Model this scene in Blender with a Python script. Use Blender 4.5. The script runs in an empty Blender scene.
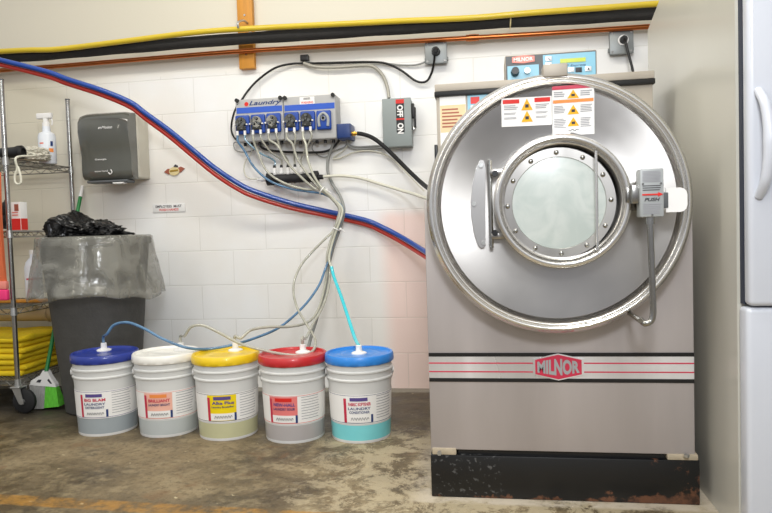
import bpy, bmesh, math, random
from mathutils import Vector, Matrix, noise
random.seed(7)
C = bpy.context.scene.collection
PI = math.pi

# ------------------------------------------------------------------ camera model
F = 657.1; YAW = 0.15707; PIT = 0.042434; ROL = -0.030953
CAM = Vector((0.0, -3.6666, 0.91066))
fwd = Vector((-math.sin(YAW)*math.cos(PIT), math.cos(YAW)*math.cos(PIT), -math.sin(PIT)))
r0 = Vector((math.cos(YAW), math.sin(YAW), 0)); u0 = r0.cross(fwd)
RT = math.cos(ROL)*r0 + math.sin(ROL)*u0
UP = -math.sin(ROL)*r0 + math.cos(ROL)*u0
def ray(px, py, ax, val):
    d = fwd + (px-386)/F*RT - (py-256.5)/F*UP
    return CAM + d*((val-CAM[ax])/d[ax])
def W(px, py, y): return ray(px, py, 1, y)      # point of the upright plane at depth y
def G(px, py, z=0.0): return ray(px, py, 2, z)  # point of a level plane
def S(px, py, x): return ray(px, py, 0, x)
cd = bpy.data.cameras.new('camera'); co = bpy.data.objects.new('camera', cd); C.objects.link(co)
cd.sensor_width = 36; cd.lens = 36*F/772; cd.clip_start = .05
m = Matrix.Identity(4)
for i in range(3): m[i][0] = RT[i]; m[i][1] = UP[i]; m[i][2] = -fwd[i]; m[i][3] = CAM[i]
co.matrix_world = m
bpy.context.scene.camera = co

# ------------------------------------------------------------------ materials
def nodes(name):
    m = bpy.data.materials.new(name); m.use_nodes = True
    nt = m.node_tree; return m, nt, nt.nodes, nt.links, nt.nodes['Principled BSDF']
def srgb(c):
    if isinstance(c, str): c = tuple(int(c[i:i+2], 16)/255 for i in (0, 2, 4))
    return tuple(((v/12.92) if v <= .04045 else ((v+.055)/1.055)**2.4) for v in c) + (1,)
def mat(name, col, rough=.5, metal=0, var=.06, scale=8, bump=0, bscale=60, coat=0, alpha=1, trans=0, ior=1.45, stretch=(1, 1, 1), spec=.5, emit=0):
    m, nt, N, L, P = nodes(name)
    col = srgb(col)
    tc = N.new('ShaderNodeTexCoord'); mp = N.new('ShaderNodeMapping'); L.new(tc.outputs['Object'], mp.inputs[0])
    mp.inputs['Scale'].default_value = stretch
    nz = N.new('ShaderNodeTexNoise'); nz.inputs['Scale'].default_value = scale; nz.inputs['Detail'].default_value = 5
    L.new(mp.outputs[0], nz.inputs['Vector'])
    mx = N.new('ShaderNodeMix'); mx.data_type = 'RGBA'
    mx.inputs['A'].default_value = tuple(max(0, v*(1-var*2)) for v in col[:3]) + (1,)
    mx.inputs['B'].default_value = tuple(min(1, v*(1+var*1.5)) for v in col[:3]) + (1,)
    L.new(nz.outputs['Fac'], mx.inputs['Factor']); L.new(mx.outputs['Result'], P.inputs['Base Color'])
    P.inputs['Roughness'].default_value = rough; P.inputs['Metallic'].default_value = metal
    P.inputs['Coat Weight'].default_value = coat; P.inputs['Alpha'].default_value = alpha
    P.inputs['Transmission Weight'].default_value = trans; P.inputs['IOR'].default_value = ior
    P.inputs['Specular IOR Level'].default_value = spec
    if emit:
        L.new(mx.outputs['Result'], P.inputs['Emission Color']); P.inputs['Emission Strength'].default_value = emit
    if bump:
        n2 = N.new('ShaderNodeTexNoise'); n2.inputs['Scale'].default_value = bscale; n2.inputs['Detail'].default_value = 4
        L.new(mp.outputs[0], n2.inputs['Vector'])
        b = N.new('ShaderNodeBump'); b.inputs['Strength'].default_value = bump; b.inputs['Distance'].default_value = .01
        L.new(n2.outputs['Fac'], b.inputs['Height']); L.new(b.outputs[0], P.inputs['Normal'])
    return m
def N_(N, t, **k):
    n = N.new(t)
    for a, b in k.items(): setattr(n, a, b)
    return n
def ramp(N, pts):
    r = N.new('ShaderNodeValToRGB'); e = r.color_ramp.elements
    while len(e) < len(pts): e.new(.5)
    for el, (p, c) in zip(e, pts):
        el.position = p; el.color = c if len(c) == 4 else tuple(c)+(1,)
    return r
def mth(N, L, op, a, b=None, c=None):
    n = N.new('ShaderNodeMath'); n.operation = op
    for i, v in enumerate((a, b, c)):
        if v is None: continue
        if isinstance(v, (int, float)): n.inputs[i].default_value = v
        else: L.new(v, n.inputs[i])
    return n.outputs[0]
def mixc(N, L, f, a, b):
    n = N.new('ShaderNodeMix'); n.data_type = 'RGBA'
    for k, v in (('Factor', f), ('A', a), ('B', b)):
        if isinstance(v, (int, float, tuple)): n.inputs[k].default_value = v
        else: L.new(v, n.inputs[k])
    return n.outputs['Result']
def mr(N, L, v, a, b, c=0., d=1.):
    n = N.new('ShaderNodeMapRange'); L.new(v, n.inputs[0]); n.interpolation_type = 'SMOOTHSTEP'
    for i, q in enumerate((a, b, c, d)): n.inputs[i+1].default_value = q
    return n.outputs[0]

def wall_mat():
    m, nt, N, L, P = nodes('painted_block')
    tc = N.new('ShaderNodeTexCoord'); sp = N.new('ShaderNodeSeparateXYZ'); L.new(tc.outputs['Object'], sp.inputs[0])
    x, z = sp.outputs['X'], sp.outputs['Z']
    cb = N.new('ShaderNodeCombineXYZ')
    L.new(mth(N, L, 'ADD', x, 1.6912+.2032+.4064*10), cb.inputs[0]); L.new(mth(N, L, 'ADD', z, .0015), cb.inputs[1])
    nzw = N.new('ShaderNodeTexNoise'); nzw.inputs['Scale'].default_value = 6; L.new(tc.outputs['Object'], nzw.inputs['Vector'])
    br = N.new('ShaderNodeTexBrick'); L.new(cb.outputs[0], br.inputs['Vector'])
    br.inputs['Scale'].default_value = 1; br.inputs['Brick Width'].default_value = .4064; br.inputs['Row Height'].default_value = .2032
    br.inputs['Mortar Size'].default_value = .0035; br.inputs['Mortar Smooth'].default_value = .6
    below = mr(N, L, z, 1.835, 1.85, 1, 0)
    # mortar joints of the block courses, none above the top course
    fz = mth(N, L, 'MULTIPLY', br.outputs['Fac'], below)
    n1 = N.new('ShaderNodeTexNoise'); n1.inputs['Scale'].default_value = 1.3; n1.inputs['Detail'].default_value = 6; L.new(tc.outputs['Object'], n1.inputs['Vector'])
    cream, white = srgb('edeae4'), srgb('f2f3f3')
    c = mixc(N, L, mr(N, L, n1.outputs['Fac'], .35, .65), cream, white)
    c = mixc(N, L, mr(N, L, x, -1.9, -2.8), c, srgb('d9d3bf'))
    c = mixc(N, L, mr(N, L, z, 1.8, 1.95), c, srgb('d9d3c2'))
    c = mixc(N, L, mth(N, L, 'MULTIPLY', mr(N, L, mth(N, L, 'ADD', x, mth(N, L, 'MULTIPLY', n1.outputs['Fac'], .1)), -.60, -.48), mr(N, L, z, 1.04, .96)), c, srgb('f2dad1'))  # pink reflection painted into the wall colour, low on the right
    c = mixc(N, L, mth(N, L, 'MULTIPLY', fz, mth(N, L, 'MULTIPLY', nzw.outputs['Fac'], .42)), c, srgb('b3aea2'))
    # scuffs and drips
    n3 = N.new('ShaderNodeTexNoise'); n3.inputs['Scale'].default_value = 14; n3.inputs['Detail'].default_value = 8; n3.inputs['Roughness'].default_value = .75; L.new(tc.outputs['Object'], n3.inputs['Vector'])
    c = mixc(N, L, mr(N, L, n3.outputs['Fac'], .69, .78, 0, .35), c, srgb('b9ad8f'))
    L.new(c, P.inputs['Base Color']); P.inputs['Roughness'].default_value = .42
    n4 = N.new('ShaderNodeTexNoise'); n4.inputs['Scale'].default_value = 90; n4.inputs['Detail'].default_value = 4; L.new(tc.outputs['Object'], n4.inputs['Vector'])
    h = mth(N, L, 'SUBTRACT', mth(N, L, 'MULTIPLY', n4.outputs['Fac'], .18), mth(N, L, 'MULTIPLY', fz, 1.0))
    h = mth(N, L, 'ADD', h, mth(N, L, 'MULTIPLY', nzw.outputs['Fac'], .5))
    b = N.new('ShaderNodeBump'); b.inputs['Strength'].default_value = .3; b.inputs['Distance'].default_value = .006
    L.new(h, b.inputs['Height']); L.new(b.outputs[0], P.inputs['Normal'])
    return m

def floor_mat():
    m, nt, N, L, P = nodes('stained_concrete')
    tc = N.new('ShaderNodeTexCoord'); sp = N.new('ShaderNodeSeparateXYZ'); L.new(tc.outputs['Object'], sp.inputs[0])
    x, y = sp.outputs['X'], sp.outputs['Y']
    def nz(s, d=6, r=.6, dist=0):
        n = N.new('ShaderNodeTexNoise'); n.inputs['Scale'].default_value = s; n.inputs['Detail'].default_value = d
        n.inputs['Roughness'].default_value = r; n.inputs['Distortion'].default_value = dist
        L.new(tc.outputs['Object'], n.inputs['Vector']); return n.outputs['Fac']
    a = nz(2.2, 8, .65, .2); b = nz(9, 10, .7, .1); g = nz(40, 8, .75); e = nz(7, 12, .8, .35)
    c = mixc(N, L, mr(N, L, a, .35, .65), srgb('4a402e'), srgb('837357'))
    c = mixc(N, L, mr(N, L, b, .45, .66, 0, .75), c, srgb('958668'))
    c = mixc(N, L, mr(N, L, g, .35, .52, .5, 0), c, srgb('2e2a20'))
    c = mixc(N, L, mr(N, L, nz(6, 9, .7, .8), .56, .68, 0, .5), c, srgb('74573a'))
    c = mixc(N, L, mr(N, L, nz(3.6, 10, .72, .3), .54, .68, 0, .7), c, srgb('39342a'))
    # darker damp area toward the wall and the left
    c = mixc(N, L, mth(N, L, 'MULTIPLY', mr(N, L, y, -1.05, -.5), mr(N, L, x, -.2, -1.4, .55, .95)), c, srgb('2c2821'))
    # mineral white residue round the washer base
    wd = mth(N, L, 'MULTIPLY', mr(N, L, x, -1.15, -.35), mr(N, L, y, -.55, -.95))
    k = mth(N, L, 'MULTIPLY', wd, mr(N, L, mth(N, L, 'ADD', e, mth(N, L, 'MULTIPLY', wd, .1)), .55, .62))
    c = mixc(N, L, mth(N, L, 'MULTIPLY', k, .62), c, srgb('c6b899'))
    strip = mth(N, L, 'MULTIPLY', mth(N, L, 'MULTIPLY', mr(N, L, y, -1.545, -1.52), mr(N, L, x, -.32, -.2)), mr(N, L, b, .35, .55))
    c = mixc(N, L, mth(N, L, 'MULTIPLY', strip, .9), c, srgb('c9beac'))
    # light speckles
    c = mixc(N, L, mr(N, L, nz(26, 3, .5), .70, .74, 0, .8), c, srgb('c3b693'))
    # rim of old adhesive by the wall
    c = mixc(N, L, mth(N, L, 'MULTIPLY', mr(N, L, mth(N, L, 'ADD', y, mth(N, L, 'MULTIPLY', b, .08)), -.06, -.03), .8), c, srgb('8f8a7d'))
    # worn painted safety line, crossing the near floor
    p1, p2 = G(0, 499), G(290, 516)
    dx, dy = p2.x-p1.x, p2.y-p1.y; ln = math.hypot(dx, dy)
    dd = mth(N, L, 'ADD', mth(N, L, 'MULTIPLY', mth(N, L, 'SUBTRACT', x, p1.x), -dy/ln), mth(N, L, 'MULTIPLY', mth(N, L, 'SUBTRACT', y, p1.y), dx/ln))
    dd = mth(N, L, 'ADD', mth(N, L, 'ABSOLUTE', dd), mth(N, L, 'MULTIPLY', mth(N, L, 'SUBTRACT', g, .5), .03))
    ymask = mth(N, L, 'MULTIPLY', mr(N, L, dd, .045, .033), mr(N, L, b, .38, .60, .05, .75))
    c = mixc(N, L, ymask, c, srgb('a8782a'))
    L.new(c, P.inputs['Base Color'])
    L.new(mr(N, L, a, .3, .7, .35, .75), P.inputs['Roughness'])
    h = mth(N, L, 'ADD', mth(N, L, 'MULTIPLY', b, .7), mth(N, L, 'MULTIPLY', g, .4))
    bm_ = N.new('ShaderNodeBump'); bm_.inputs['Strength'].default_value = .5; bm_.inputs['Distance'].default_value = .012
    L.new(h, bm_.inputs['Height']); L.new(bm_.outputs[0], P.inputs['Normal'])
    return m

def steel_radial():
    m, nt, N, L, P = nodes('brushed_steel_disc')
    tc = N.new('ShaderNodeTexCoord')
    n = N.new('ShaderNodeTexNoise'); n.inputs['Scale'].default_value = 5; n.inputs['Detail'].default_value = 8; L.new(tc.outputs['Object'], n.inputs['Vector'])
    c = mixc(N, L, n.outputs['Fac'], srgb('aaa7a3'), srgb('c4c1bd'))
    L.new(c, P.inputs['Base Color']); P.inputs['Metallic'].default_value = 1
    L.new(mr(N, L, n.outputs['Fac'], .3, .7, .30, .36), P.inputs['Roughness'])
    P.inputs['Anisotropic'].default_value = .75
    t = N.new('ShaderNodeTangent'); t.direction_type = 'RADIAL'; t.axis = 'Y'; L.new(t.outputs[0], P.inputs['Tangent'])
    return m
def plinth_mat():
    m, nt, N, L, P = nodes('rusty_black_paint')
    tc = N.new('ShaderNodeTexCoord'); sp = N.new('ShaderNodeSeparateXYZ'); L.new(tc.outputs['Object'], sp.inputs[0])
    n = N.new('ShaderNodeTexNoise'); n.inputs['Scale'].default_value = 14; n.inputs['Detail'].default_value = 10; n.inputs['Roughness'].default_value = .7; L.new(tc.outputs['Object'], n.inputs['Vector'])
    f = n.outputs['Fac']; x, z = sp.outputs['X'], sp.outputs['Z']
    lo = mr(N, L, z, .035, .0)
    rt = mth(N, L, 'MULTIPLY', mr(N, L, x, .15, .42), .45)
    low2 = mth(N, L, 'MULTIPLY', mr(N, L, z, .06, .0), mr(N, L, x, .1, .4))
    k = mth(N, L, 'ADD', mth(N, L, 'ADD', f, mth(N, L, 'MULTIPLY', lo, .18)), mth(N, L, 'ADD', mth(N, L, 'MULTIPLY', rt, .3), mth(N, L, 'MULTIPLY', low2, .22)))
    rust = mixc(N, L, mr(N, L, f, .4, .6), srgb('33201a'), srgb('6b4632'))
    c = mixc(N, L, mr(N, L, k, .66, .74), srgb('0d0e10'), rust)
    v = N.new('ShaderNodeTexNoise'); v.inputs['Scale'].default_value = 60; L.new(tc.outputs['Object'], v.inputs['Vector'])
    c = mixc(N, L, mth(N, L, 'MULTIPLY', mth(N, L, 'MULTIPLY', mr(N, L, x, -.17, -.215), mr(N, L, v.outputs['Fac'], .58, .72)), .3), c, srgb('8d8e8e'))
    L.new(c, P.inputs['Base Color']); P.inputs['Roughness'].default_value = .38
    return m
def steel_sheet(name, ca, cb, rough, metal=1):
    m, nt, N, L, P = nodes(name)
    tc = N.new('ShaderNodeTexCoord'); mp = N.new('ShaderNodeMapping'); mp.inputs['Scale'].default_value = (1, 1, .15); L.new(tc.outputs['Object'], mp.inputs[0])
    n = N.new('ShaderNodeTexNoise'); n.inputs['Scale'].default_value = 4; n.inputs['Detail'].default_value = 8; L.new(mp.outputs[0], n.inputs['Vector'])
    L.new(mixc(N, L, mr(N, L, n.outputs['Fac'], .3, .7), srgb(ca), srgb(cb)), P.inputs['Base Color'])
    P.inputs['Metallic'].default_value = metal; L.new(mr(N, L, n.outputs['Fac'], .3, .7, rough, rough+.12), P.inputs['Roughness'])
    return m
def bag_mat(name, tint, a_lo, a_hi, scale=18, bs=.9):
    m, nt, N, L, P = nodes(name)
    tc = N.new('ShaderNodeTexCoord')
    n = N.new('ShaderNodeTexNoise'); n.inputs['Scale'].default_value = scale; n.inputs['Detail'].default_value = 5; n.inputs['Distortion'].default_value = 1.2; L.new(tc.outputs['Object'], n.inputs['Vector'])
    P.inputs['Base Color'].default_value = srgb(tint); P.inputs['Roughness'].default_value = .16
    P.inputs['Specular IOR Level'].default_value = .9
    L.new(mr(N, L, n.outputs['Fac'], .35, .65, a_lo, a_hi), P.inputs['Alpha'])
    b = N.new('ShaderNodeBump'); b.inputs['Strength'].default_value = bs; b.inputs['Distance'].default_value = .03
    L.new(n.outputs['Fac'], b.inputs['Height']); L.new(b.outputs[0], P.inputs['Normal'])
    return m
def helix_mat(name, a, b, dens, axis_z=True):
    m = mat(name, a, .5)
    return m

M = dict(
 steel=mat('polished_steel', 'e4e2de', .2, .9, .04), steel_b=steel_sheet('brushed_steel', 'b5b2ad', 'd2d0cb', .28),
 disc=steel_radial(), panel=steel_sheet('satin_panel', 'a9a2a0', 'bcb5b3', .42, .3), panel2=steel_sheet('beige_grey_panel', 'a39b8f', 'b0a89c', .5, .2),
 chrome=mat('dull_chrome', 'a7a6a2', .25, 1, .1, 30), galv=mat('galvanised', 'b5b6b4', .35, .8, .1, 30),
 black=mat('black_plastic', '161617', .4), rubber=mat('black_rubber', '1b1b1c', .7, bump=.1), soft=mat('black_matte', '232325', .65),
 foam=mat('pipe_insulation', '2b2a29', .8, var=.15, bump=.4, bscale=40), yellow=mat('yellow_gas_pipe', 'd3b82c', .4, coat=.3),
 copper=mat('copper', 'c0703f', .28, 1, .15, 12), brass=mat('brass', 'c8a04a', .3, 1), pine=mat('pine_board', 'd08f34', .5, var=.15, scale=10, stretch=(4, 4, .4)),
 bluehose=mat('blue_hose', '1d459a', .3, coat=.4), redhose=mat('red_hose', 'c2362a', .35, coat=.3),
 grey=mat('grey_enamel', 'a2a6a7', .4), grey2=mat('disconnect_grey', '8f9796', .45), greyd=mat('dark_grey', '5a5d5f', .5), boxgrey=mat('cast_box', '8c9090', .4, .3),
 ctrl=mat('controller_grey', 'b1b1b0', .45), brightblue=mat('stripe_blue', '2f5cc4', .4), blue=mat('royal_blue', '2450ad', .4), navyb=mat('pump_blue', '2148a0', .35, var=.1), navy=mat('navy_blue', '213a72', .4), lblue=mat('membrane_blue', '7db4cb', .35),
 lcd=mat('lcd_green', 'b9c53a', .3), red=mat('red', 'd8281f', .45), lemon=mat('label_yellow', 'f2d60a', .5), rose=mat('label_rose', 'e87f7c', .5), peach=mat('label_peach', 'f2b9a6', .5), salmon=mat('salmon', 'e58a7e', .45), white=mat('white_plastic', 'edecea', .4), paper=mat('paper', 'f2f1ee', .7, var=.03),
 enamel=mat('white_enamel', 'c8ccd5', .3, coat=.3, var=.02), side=mat('taupe_enamel', 'c4c2b8', .3, coat=.2, var=.05, scale=2.0, stretch=(1, 1, .5)), gasket=mat('gasket', '2a3040', .6),
 ink=mat('ink', '3b3b40', .6), ink2=mat('pale_ink', '9c9ca2', .7), orange=mat('warn_orange', 'f0914a', .5), warn=mat('warn_yellow', 'f0b21e', .5), crim=mat('crimson_stripe', 'c8324e', .45), silver=steel_sheet('silver_foil', 'c4c3c4', 'f6f6f8', .25, .5),
 glass=mat('door_glass', 'b9c1bd', .12, 0, .12, 7, coat=.6), hdpe=mat('natural_pail_plastic', 'dadbd9', .35, var=.03, coat=.1), hrib=mat('pail_rib', 'e0e0df', .35),
 clear=mat('clear_tube', 'd6d6c4', .2, var=.15, scale=20, alpha=.78, coat=.6), cleargrey=mat('grey_clear_tube', 'bdbcae', .2, var=.2, scale=30, alpha=.8, coat=.6), tblue=mat('blue_tube', '86acbf', .22, var=.15, alpha=.85, coat=.5), tblue2=mat('deep_blue_tube', '5f87ab', .22, var=.3, scale=20, alpha=.9, coat=.5), cyan=mat('cyan_fluid_tube', '3fd0dc', .2, coat=.6), beige=mat('beige_hose', 'd8d6c6', .4), greyc=mat('grey_cable', '90928f', .45), flex=mat('flex_conduit', 'a9a69b', .4, .2),
 can=mat('can_grey', '4b4a47', .75, var=.12, scale=20, bump=.2), smoke=mat('smoked_plastic', '5b5c56', .18, var=.12, scale=3, coat=.5), smoke2=mat('smoked_plastic_dark', '33342f', .2, coat=.4), dispback=mat('dispenser_back', 'c6c2b4', .5),
 green=mat('green_handle', '1c7a3c', .4), limeb=mat('lime_bristle', '63c43a', .8, var=.2, scale=60, bump=.5, stretch=(3, 3, .3)), greyb=mat('grey_bristle', '9a9a98', .8, var=.2, scale=60, bump=.5, stretch=(3, 3, .3)),
 clothy=mat('yellow_cloth', 'e3c414', .75, var=.15, scale=14, bump=.6, bscale=30), orng=mat('orange_cloth', 'f08a5c', .7, bump=.2), pink=mat('hot_pink', 'ee3a7c', .6), duct=mat('tan_duct', 'b9a684', .6), dark=mat('dark_void', '0f0f10', .8), bagk=mat('black_bin_bag', '121213', .22, var=.3, bump=.8, bscale=22), pinkish=mat('pale_pad', 'b8ab94', .6, var=.25, scale=30), flask=mat('bottle_plastic', 'e6ebf2', .3), purp=mat('purple', '5a4b8c', .5), cream=mat('cream', 'e0cf9a', .5), redb=mat('brick_red', 'a05a45', .5), note=mat('tan_note', 'ddc8a0', .7),
)
M['plinth'] = plinth_mat()
M['bag'] = bag_mat('clear_bin_liner', '8f8e85', .38, .72, 7, .5)

# ------------------------------------------------------------------ mesh helpers
def pieces(name, bm, m, parent, **k):
    """one object per loose piece"""
    bm.verts.index_update(); seen = set(); out = []
    for v in bm.verts:
        if v.index in seen: continue
        st = [v]; isl = set()
        while st:
            q = st.pop()
            if q in isl: continue
            isl.add(q); st += [e.other_vert(q) for e in q.link_edges if e.other_vert(q) not in isl]
        seen |= {q.index for q in isl}
        nb = bmesh.new(); mp = {q: nb.verts.new(q.co) for q in isl}
        for f in {f for q in isl for f in q.link_faces}: nb.faces.new([mp[q] for q in f.verts])
        out.append(obj(name, nb, m, parent, **k))
    bm.free(); return out
def root_of(o):
    while o.parent: o = o.parent
    return o
SPLIT = {'shelf_collar', 'flange_bolt', 'hinge_bolt', 'mounting_pad', 'mounting_bolt', 'cable_gland', 'screw', 'black_cap', 'hinge_arm', 'roller', 'bail_ear', 'bracket', 'pipe_hanger', 'tape_band', 'black_edge', 'crimson_line', 'red_mark', 'case_latch', 'button_symbol', 'head_opening', 'tube_stub'}
def obj(name, bm, m, parent=None, smooth=True, label=None, ang=.7):
    if name in SPLIT and parent is not None and not getattr(obj, 'busy', 0):
        obj.busy = 1; r = pieces(name, bm, m, parent, smooth=smooth, label=label, ang=ang); obj.busy = 0; return r[0]
    if parent is not None:
        bmesh.ops.translate(bm, verts=bm.verts, vec=-root_of(parent).location)
    bmesh.ops.recalc_face_normals(bm, faces=bm.faces) if getattr(bm, '_x', True) else None
    me = bpy.data.meshes.new(name); bm.to_mesh(me); bm.free()
    me.materials.append(M[m] if isinstance(m, str) else m)
    if smooth:
        for p in me.polygons: p.use_smooth = True
        me.set_sharp_from_angle(angle=ang)
    o = bpy.data.objects.new(name, me); C.objects.link(o)
    if parent is not None: o.parent = parent
    if label: o['label'] = label
    return o
def thing(name, label, cat, loc=(0, 0, 0), group=None):
    o = bpy.data.objects.new(name, None); C.objects.link(o); o.location = loc; o.empty_display_size = .05
    o['label'] = label; o['category'] = cat
    if group: o['group'] = group
    return o
def tag(o, label, cat, group=None):
    # put the origin of a single-mesh thing at its base
    vs = [v.co for v in o.data.vertices]
    c = Vector(((min(v.x for v in vs)+max(v.x for v in vs))/2, (min(v.y for v in vs)+max(v.y for v in vs))/2, min(v.z for v in vs)))
    o.data.transform(Matrix.Translation(-c)); o.location = c
    o['label'] = label; o['category'] = cat
    if group: o['group'] = group
    return o
def single(name, bm, m, label, cat, group=None, **k): return tag(obj(name, bm, m, **k), label, cat, group)
def B(): return bmesh.new()
def box(bm, a, b, bev=0, seg=2):
    a, b = Vector(a), Vector(b)
    lo = Vector(map(min, a, b)); hi = Vector(map(max, a, b))
    r = bmesh.ops.create_cube(bm, size=1)['verts']
    for v in r: v.co = Vector([lo[i] + (v.co[i]+.5)*(hi[i]-lo[i]) for i in range(3)])
    if bev:
        es = list({e for v in r for e in v.link_edges})
        bmesh.ops.bevel(bm, geom=es, offset=bev, segments=seg, affect='EDGES', profile=.5)
    return bm
def ring(bm, c, ax, r, n, ref=None):
    ax = Vector(ax).normalized(); ref = Vector(ref) if ref else (Vector((0, 0, 1)) if abs(ax.z) < .9 else Vector((1, 0, 0)))
    a = ax.cross(ref).normalized(); b = ax.cross(a)
    return [bm.verts.new(Vector(c) + r*(math.cos(t)*a + math.sin(t)*b)) for t in [2*PI*i/n for i in range(n)]]
def bridge(bm, A, Bv):
    n = len(A)
    for i in range(n): bm.faces.new((A[i], A[(i+1) % n], Bv[(i+1) % n], Bv[i]))
def cyl(bm, p, q, r, r2=None, n=16, caps=True):
    p, q = Vector(p), Vector(q); ax = q-p
    A = ring(bm, p, ax, r, n); Q = ring(bm, q, ax, r if r2 is None else r2, n)
    bridge(bm, A, Q)
    if caps: bm.faces.new(A); bm.faces.new(Q)
    return bm
def smoothpath(P, sub=6, closed=False):
    P = [Vector(p) for p in P]; out = []
    for i in range(len(P)-1):
        p0 = P[max(i-1, 0)]; p1 = P[i]; p2 = P[i+1]; p3 = P[min(i+2, len(P)-1)]
        for k in range(sub):
            t = k/sub
            out.append(.5*((2*p1) + (p2-p0)*t + (2*p0-5*p1+4*p2-p3)*t*t + (3*p1-p0-3*p2+p3)*t**3))
    out.append(P[-1]); return out
def tube(bm, P, r, n=10, sub=6, rf=None, smooth=True):
    pts = smoothpath(P, sub) if smooth else [Vector(p) for p in P]
    prev = None; ref = None; N = len(pts)
    for i, p in enumerate(pts):
        t = (pts[min(i+1, N-1)]-pts[max(i-1, 0)]).normalized()
        if ref is None: ref = Vector((0, 0, 1)) if abs(t.z) < .8 else Vector((1, 0, 0))
        a = (ref - t*ref.dot(t)).normalized(); b = t.cross(a); ref = a
        rr = r if rf is None else rf(i/(N-1))
        R = [bm.verts.new(p + rr*(math.cos(q)*a + math.sin(q)*b)) for q in [2*PI*k/n for k in range(n)]]
        if prev: bridge(bm, prev, R)
        else: bm.faces.new(R)
        prev = R
    bm.faces.new(prev)
    return bm
def lathe(bm, prof, c, axis='Z', n=48, close=False, a0=0, a1=2*PI, fn=None):
    """prof: (r, h). axis Z: h up.  axis Y: h along +y."""
    c = Vector(c); full = abs(a1-a0-2*PI) < 1e-6; K = n if full else n+1
    rings = []
    for (r, h) in prof:
        R = []
        for i in range(K):
            t = a0 + (a1-a0)*i/n
            rr, hh = (r, h) if fn is None else fn(r, h, t)
            if axis == 'Z': v = Vector((rr*math.cos(t), rr*math.sin(t), hh))
            elif axis == 'Y': v = Vector((rr*math.cos(t), hh, rr*math.sin(t)))
            else: v = Vector((hh, rr*math.cos(t), rr*math.sin(t)))
            R.append(bm.verts.new(c+v))
        rings.append(R)
    for A, Q in zip(rings, rings[1:]):
        for i in range(K if full else K-1): bm.faces.new((A[i], A[(i+1) % K], Q[(i+1) % K], Q[i]))
    if close and full:
        for R in (rings[0], rings[-1]): bm.faces.new(R)
    if close == 'ring' : pass
    return bm
def prism(bm, pts, y0, y1):
    """polygon (x,z) extruded from y0 to y1"""
    A = [bm.verts.new((p[0], y0, p[1])) for p in pts]; Q = [bm.verts.new((p[0], y1, p[1])) for p in pts]
    bm.faces.new(A); bm.faces.new(Q); bridge(bm, A, Q); return bm
def sphere(bm, c, r, s=(1, 1, 1), u=16, v=10):
    q = bmesh.ops.create_uvsphere(bm, u_segments=u, v_segments=v, radius=1)['verts']
    for w in q: w.co = Vector(c) + Vector((w.co.x*r*s[0], w.co.y*r*s[1], w.co.z*r*s[2]))
    return bm
def xz(x0, y0, x1, y1, y):
    """world extent of a picture rectangle on the upright plane at depth y -> x0,x1,z0,z1"""
    mx, my = (x0+x1)/2, (y0+y1)/2
    return W(x0, my, y).x, W(x1, my, y).x, W(mx, y1, y).z, W(mx, y0, y).z
def rbox(bm, x0, y0, x1, y1, yf, yb, bev=0):
    a, b, c, d = xz(x0, y0, x1, y1, yf); return box(bm, (a, yf, c), (b, yb, d), bev)
_fc = {}
def text_geo(s, shear=0, bold=0, spacing=1):
    cu = bpy.data.curves.new('t', 'FONT'); cu.body = s; cu.shear = shear; cu.offset = bold; cu.space_character = spacing
    cu.resolution_u = 3; o = bpy.data.objects.new('t', cu); C.objects.link(o)
    bpy.context.view_layer.update()
    me = bpy.data.meshes.new_from_object(o.evaluated_get(bpy.context.evaluated_depsgraph_get()))
    V = [v.co.copy() for v in me.vertices]; Fc = [tuple(p.vertices) for p in me.polygons]
    bpy.data.objects.remove(o); bpy.data.curves.remove(cu); bpy.data.meshes.remove(me)
    x0 = min(v.x for v in V); x1 = max(v.x for v in V); y0 = min(v.y for v in V); y1 = max(v.y for v in V)
    V = [((v.x-x0)/(x1-x0)-.5, (v.y-y0)/(y1-y0)-.5) for v in V]
    return V, Fc
def text(bm, s, w, h, fn, **k):
    """lettering of size w x h mapped by fn(u, v) -> point"""
    V, Fc = text_geo(s, **k)
    vs = [bm.verts.new(fn(a*w, b*h)) for a, b in V]
    for f in Fc:
        try: bm.faces.new([vs[i] for i in f])
        except ValueError: pass
    return bm
def flat(c, y, rot=0):
    return lambda u, v: Vector((c[0] + u*math.cos(rot)-v*math.sin(rot), y, c[1] + u*math.sin(rot)+v*math.cos(rot)))
def lines(bm, x0, x1, z0, z1, n, y, th=.35, rnd=.3):
    """rows of fine print"""
    for i in range(n):
        z = z1 - (i+.5)*(z1-z0)/n; h = (z1-z0)/n*th/2; e = x1-(x1-x0)*random.random()*rnd
        vs = [bm.verts.new(p) for p in ((x0, y, z-h), (e, y, z-h), (e, y, z+h), (x0, y, z+h))]; bm.faces.new(vs)
    return bm

# ------------------------------------------------------------------ setting
def struct(name, bm, m):
    o = obj(name, bm, m, smooth=False); o['kind'] = 'structure'; return o
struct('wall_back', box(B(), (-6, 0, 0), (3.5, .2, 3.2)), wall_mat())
struct('floor', box(B(), (-6, -6.5, -.1), (3.5, 0, 0)), floor_mat())

# ------------------------------------------------------------------ things along the top of the wall
YP = -.115
def wtube(name, pts, r, m, label, cat, group=None, n=10, sub=6, rf=None):
    """a bent line through (px, py, y) points"""
    return single(name, tube(B(), [W(*p) for p in pts], r, n, sub, rf), m, label, cat, group, ang=1.2)

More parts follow.
